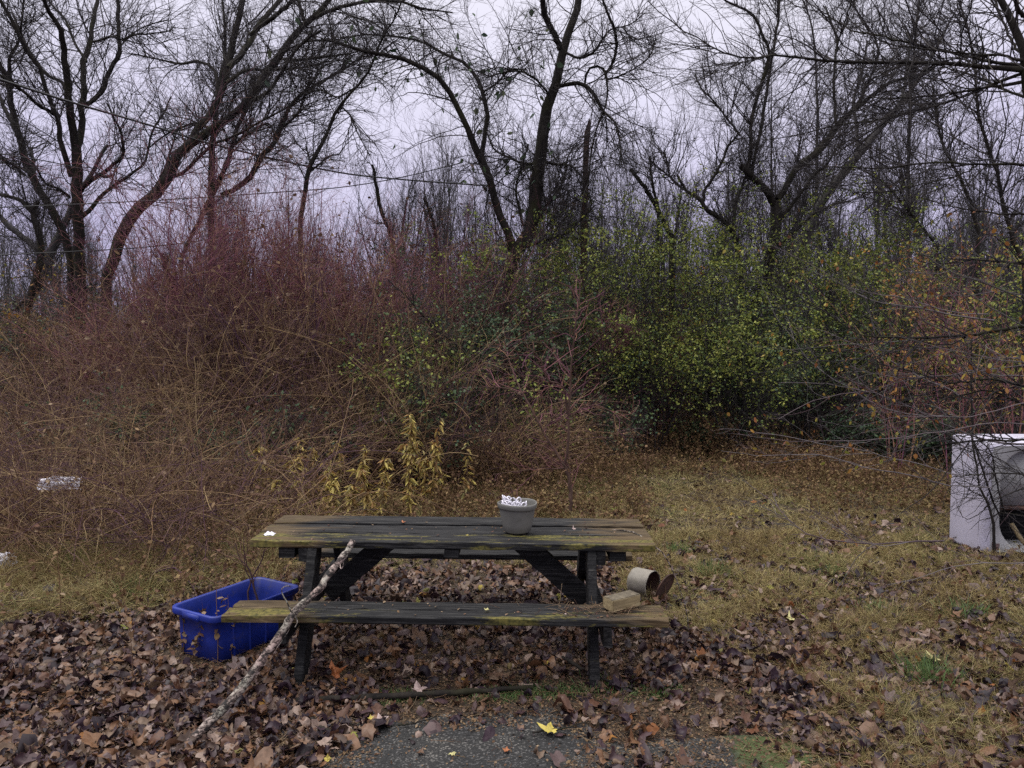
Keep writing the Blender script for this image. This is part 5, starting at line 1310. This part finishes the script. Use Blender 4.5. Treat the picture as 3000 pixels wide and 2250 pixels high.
for px, py, hh, bend, nl, lab in ((470, 1437, .95, (.03, 0), 46, "tall dead stalk with curled brown leaves rising in front of the blue bin"), (500, 1425, .42, (.0, 0), 18, "short thin dead stalk between the bin and the bench"), (440, 1425, .33, (-.03, 0), 16, "short pale stalk against the face of the blue bin"),
                              (385, 1440, .38, (-.25, .0), 12, "bent thin stalk at the outer corner of the bin"), (415, 1428, .22, (.15, 0), 26, "small leafy weed at the foot of the bin"), (395, 1415, .30, (.1, 0), 24, "small weed with oval leaves by the bin corner"),
                              (1440, 1300, .95, (-.10, -.05), 10, "thin dark twiggy stalk beside the bucket"), (1245, 1250, .5, (-.1, 0), 8, "thin stalk behind the brace under the table"), (1395, 1080, .9, (.03, 0), 22, "thin dead stalk standing in the clearing behind the table corner"),
                              (232, 1300, 1.3, (.02, 0), 24, "tall thin stalk among the brambles far from the bin"), (130, 1350, 1.5, (.06, 0), 30, "tall leaning dead stalk near the picture's outer edge"), (285, 1480, .6, (.1, 0), 12, "thin bent stalk standing in open leaf litter")):
    weed(lab, px, py, hh, nl, ('cane_tan', 'leaf_dead'), (.02, .05), r=.003, bend=bend, group=GW, lt=OVAL, br=5, spread=(.1, 1), down=.6)
# shrub stems growing through the bin
P, R = limbset([[(845, 720, 9), (820, 640, 9), (800, 560, 9), (795, 520, 9), (760, 440, 6), (700, 380, 5), (660, 250, 4)], [(797, 530, 7), (840, 460, 6), (880, 380, 5), (900, 300, 4)], [(770, 730, 8), (765, 640, 8), (790, 560, 6), (745, 470, 5), (735, 350, 4), (730, 200, 3)]], (450, 1500), 4.85, zs=2.766, K=14, jit=.003)
A, AR = grow(P, R, 16, (.1, .35), .7, 5, .003, .5); base = np.array([P[0, 0, 0], 4.85, .03])
e = empty("bin_shrub", tuple(base)); tag(e, "grey-brown forked shrub stems growing up inside the blue bin", "shrub")
P[:, 0] = np.where(P[:, 0] * 0 == 0, P[:, 0], 0); 
acc = Acc(); acc.add(*tubes(P, R, 6), .3); acc.add(*tubes(A, AR, 4), .5)
acc.add(*tubes(np.array([[P[0, 0], P[0, 0] * [1, 1, 0] + [0, 0, .02]], [P[2, 0], P[2, 0] * [1, 1, 0] + [0, 0, .02]]]), np.full((2, 2), .006), 6), .3); acc.obj('stems', M['cane_tan'], e, off=base)

# ------------------------------------------------------------------ nearby tree outside the frame whose boughs cross the view
near = [
    [(1950, 4600, 60), (1900, 3000, 55), (1830, 1800, 50), (1780, 900, 44), (1700, 450, 30), (1655, 300, 21), (1638, 190, 18), (1600, 85, 16), (1530, -10, 14), (1480, -120, 12)],
    (.1, [(1690, 345, 16), (1500, 326, 12), (1300, 311, 10), (1100, 305, 9), (900, 300, 8), (700, 295, 7), (550, 277, 6), (440, 268, 5), (340, 285, 4.5), (250, 270, 4), (140, 228, 3.5), (50, 168, 3), (0, 145, 3), (-90, 75, 2.4), (-170, 5, 2)]),
    (.1, [(440, 268, 4), (300, 300, 2.6), (180, 313, 2.2), (100, 326, 1.6)]),
    (.4, [(1680, 395, 10), (1450, 430, 6), (1200, 465, 4.5), (1000, 480, 3.5), (850, 460, 2.2)]),
    (.6, [(1680, 350, 9), (1500, 412, 7), (1300, 490, 6), (1100, 547, 5), (900, 590, 4), (750, 608, 3.2), (550, 660, 2.4), (380, 680, 1.8)]),
    (.5, [(1760, 800, 9), (1430, 800, 5), (1300, 790, 5), (1150, 795, 4.2), (1000, 815, 4), (850, 815, 3), (700, 805, 2.6), (570, 790, 1.8)]),
    (.3, [(1430, 803, 4), (1350, 850, 3.4), (1200, 887, 3), (1000, 930, 3), (820, 938, 2)]),
    (.3, [(1665, 320, 9), (1500, 300, 8), (1350, 265, 6), (1180, 225, 6), (1050, 200, 5), (950, 170, 4.5), (840, 150, 3.5), (740, 100, 2.5), (680, 30, 2)]),
    (-.3, [(1665, 300, 9), (1560, 268, 6), (1400, 262, 5), (1200, 240, 4), (1000, 210, 3), (900, 150, 2), (850, 60, 2)]),
    (.3, [(1660, 280, 8), (1600, 200, 6), (1540, 60, 5), (1500, -80, 4)]),
    (.5, [(1760, 1590, 14), (1660, 1585, 9), (1450, 1620, 7), (1250, 1640, 6), (1050, 1638, 4.5), (860, 1622, 3.5), (700, 1520, 2.8), (560, 1440, 2.4), (420, 1340, 1.8)]),
    (.4, [(1770, 1300, 9), (1660, 1280, 5), (1500, 1270, 4), (1400, 1260, 3), (1280, 1280, 2.4), (1150, 1270, 1.6)]),
    (.5, [(1770, 1000, 9), (1700, 1040, 6), (1500, 1035, 4), (1300, 1000, 3), (1150, 960, 2)]),
    (-.2, [(1720, 120, 12), (1640, 60, 10), (1600, -60, 9)]), (.6, [(1700, 480, 8), (1600, 450, 6), (1450, 380, 4), (1300, 330, 3), (1150, 300, 2.4), (950, 330, 2)]),
    (.2, [(1800, 1900, 12), (1659, 1880, 7), (1500, 1840, 5), (1300, 1860, 4), (1100, 1800, 3), (900, 1760, 2)]),
    (.2, [(1820, 2150, 12), (1659, 2140, 6), (1450, 2145, 5), (1300, 2155, 4), (1150, 2190, 3), (1020, 2190, 2)]),
    (.2, [(1800, 2000, 12), (1650, 1960, 6), (1480, 1900, 4), (1300, 1930, 3), (1100, 1920, 2)]),
]
nt_ = tree("near_tree", "nearest tree whose long thin boughs reach across the upper corner above the shower stall", near, Z3, 3.9, n=(95, 4, 4), l1=(.3, 1.0), r1=.0042, bias=(-.03, 0, .02), wob=.12, tmat='twig', tiny=(.03, .12), K=26,
     leaves=(80, 'leaf_autumn', (.018, .034), lambda p: (p[:, 0] > 1.3) & (p[:, 2] < 2.7)), spread=.65)

n = 22
zz = np.concatenate([rng.uniform(1.35, 2.5, 18), rng.uniform(.7, 1.3, 4)]); nb0 = np.array(nt_.location)
P = walk(np.column_stack([rng.uniform(2.6, 3.3, n), rng.uniform(3.5, 5.0, n), zz]), np.column_stack([-np.ones(n), rng.normal(0, .3, n), rng.normal(.10, .22, n)]), rng.uniform(.9, 1.9, n), 22, .10, (0, 0, -.004))
R = rng.uniform(.003, .006, n)[:, None] * np.linspace(1, .3, 22)
A, AR = grow(P, R, 190, (.15, .6), .6, 9, .0030, .4, (-.03, 0, .01), .17, .12)
B, BR = grow(A, AR, 900, (.04, .2), .8, 5, .0016, .6, (0, 0, 0), .25, .08)
acc = Acc()
for X_, XR, s_ in ((P, R, 6), (A, AR, 4), (B, BR, 3)):
    V, F = tubes(X_, XR, s_); acc.add(V, F, rng.random(len(X_)).repeat(X_.shape[1] * s_))
acc.obj('lower_boughs', M['cane_grey'], nt_, off=nb0)
i = rng.integers(0, len(B), 420); p = B[i, 4]; p = p[(p[:, 2] > 1.2)]; m_ = len(p); acc = Acc()
scatter(acc, OVAL, p, rng.uniform(-2.6, -1, m_), rng.normal(0, .6, m_), rng.uniform(0, 6.28, m_), rng.uniform(.018, .038, m_), rng.random(m_)); acc.obj('yellow_leaves', M['leaf_autumn'], nt_, off=nb0)

# dark stems in front of the shower stall
tree("dark_sapling", "dark bare sapling whose stems spread in front of the white shower stall", [
    [(485, -700, 6), (480, -400, 8), (488, -150, 9), (492, 0, 10), (495, 200, 11), (497, 330, 10), (540, 600, 9), (570, 770, 10), (650, 930, 11), (700, 1100, 13)][::-1],
    (.1, [(500, 290, 8), (560, 480, 9), (650, 760, 9), (700, 900, 8), (750, 1020, 8)]), (.1, [(510, 310, 7), (600, 480, 6), (700, 600, 7), (760, 830, 8), (800, 1000, 9)]),
    (.1, [(530, 280, 5), (640, 370, 6), (700, 500, 6), (707, 600, 6), (690, 680, 4)]), [(495, 395, 6), (420, 360, 4), (340, 325, 3)], [(490, 410, 5), (410, 385, 3), (340, 370, 2)],
    [(640, 870, 6), (500, 800, 4), (330, 700, 3)], [(570, 755, 5), (450, 710, 3), (340, 680, 2)], [(650, 925, 5), (600, 980, 4), (480, 1055, 4), (410, 1050, 3), (340, 930, 2)], [(700, 880, 5), (850, 820, 5), (995, 760, 5), (1100, 720, 4)],
    (-.2, [(1200, 640, 7), (1000, 630, 7), (800, 617, 7), (550, 632, 6), (400, 650, 5), (300, 655, 4), (180, 700, 3), (0, 708, 2)]), [(770, 1000, 4), (850, 1010, 4), (1000, 1030, 4)]],
     (2700, 1200), 6.74, zs=3.317, n=(24, 3, 3), l1=(.15, .5), r1=.0035, tiny=(.04, .12), cat="sapling", bias=(0, 0, 0), S=7)
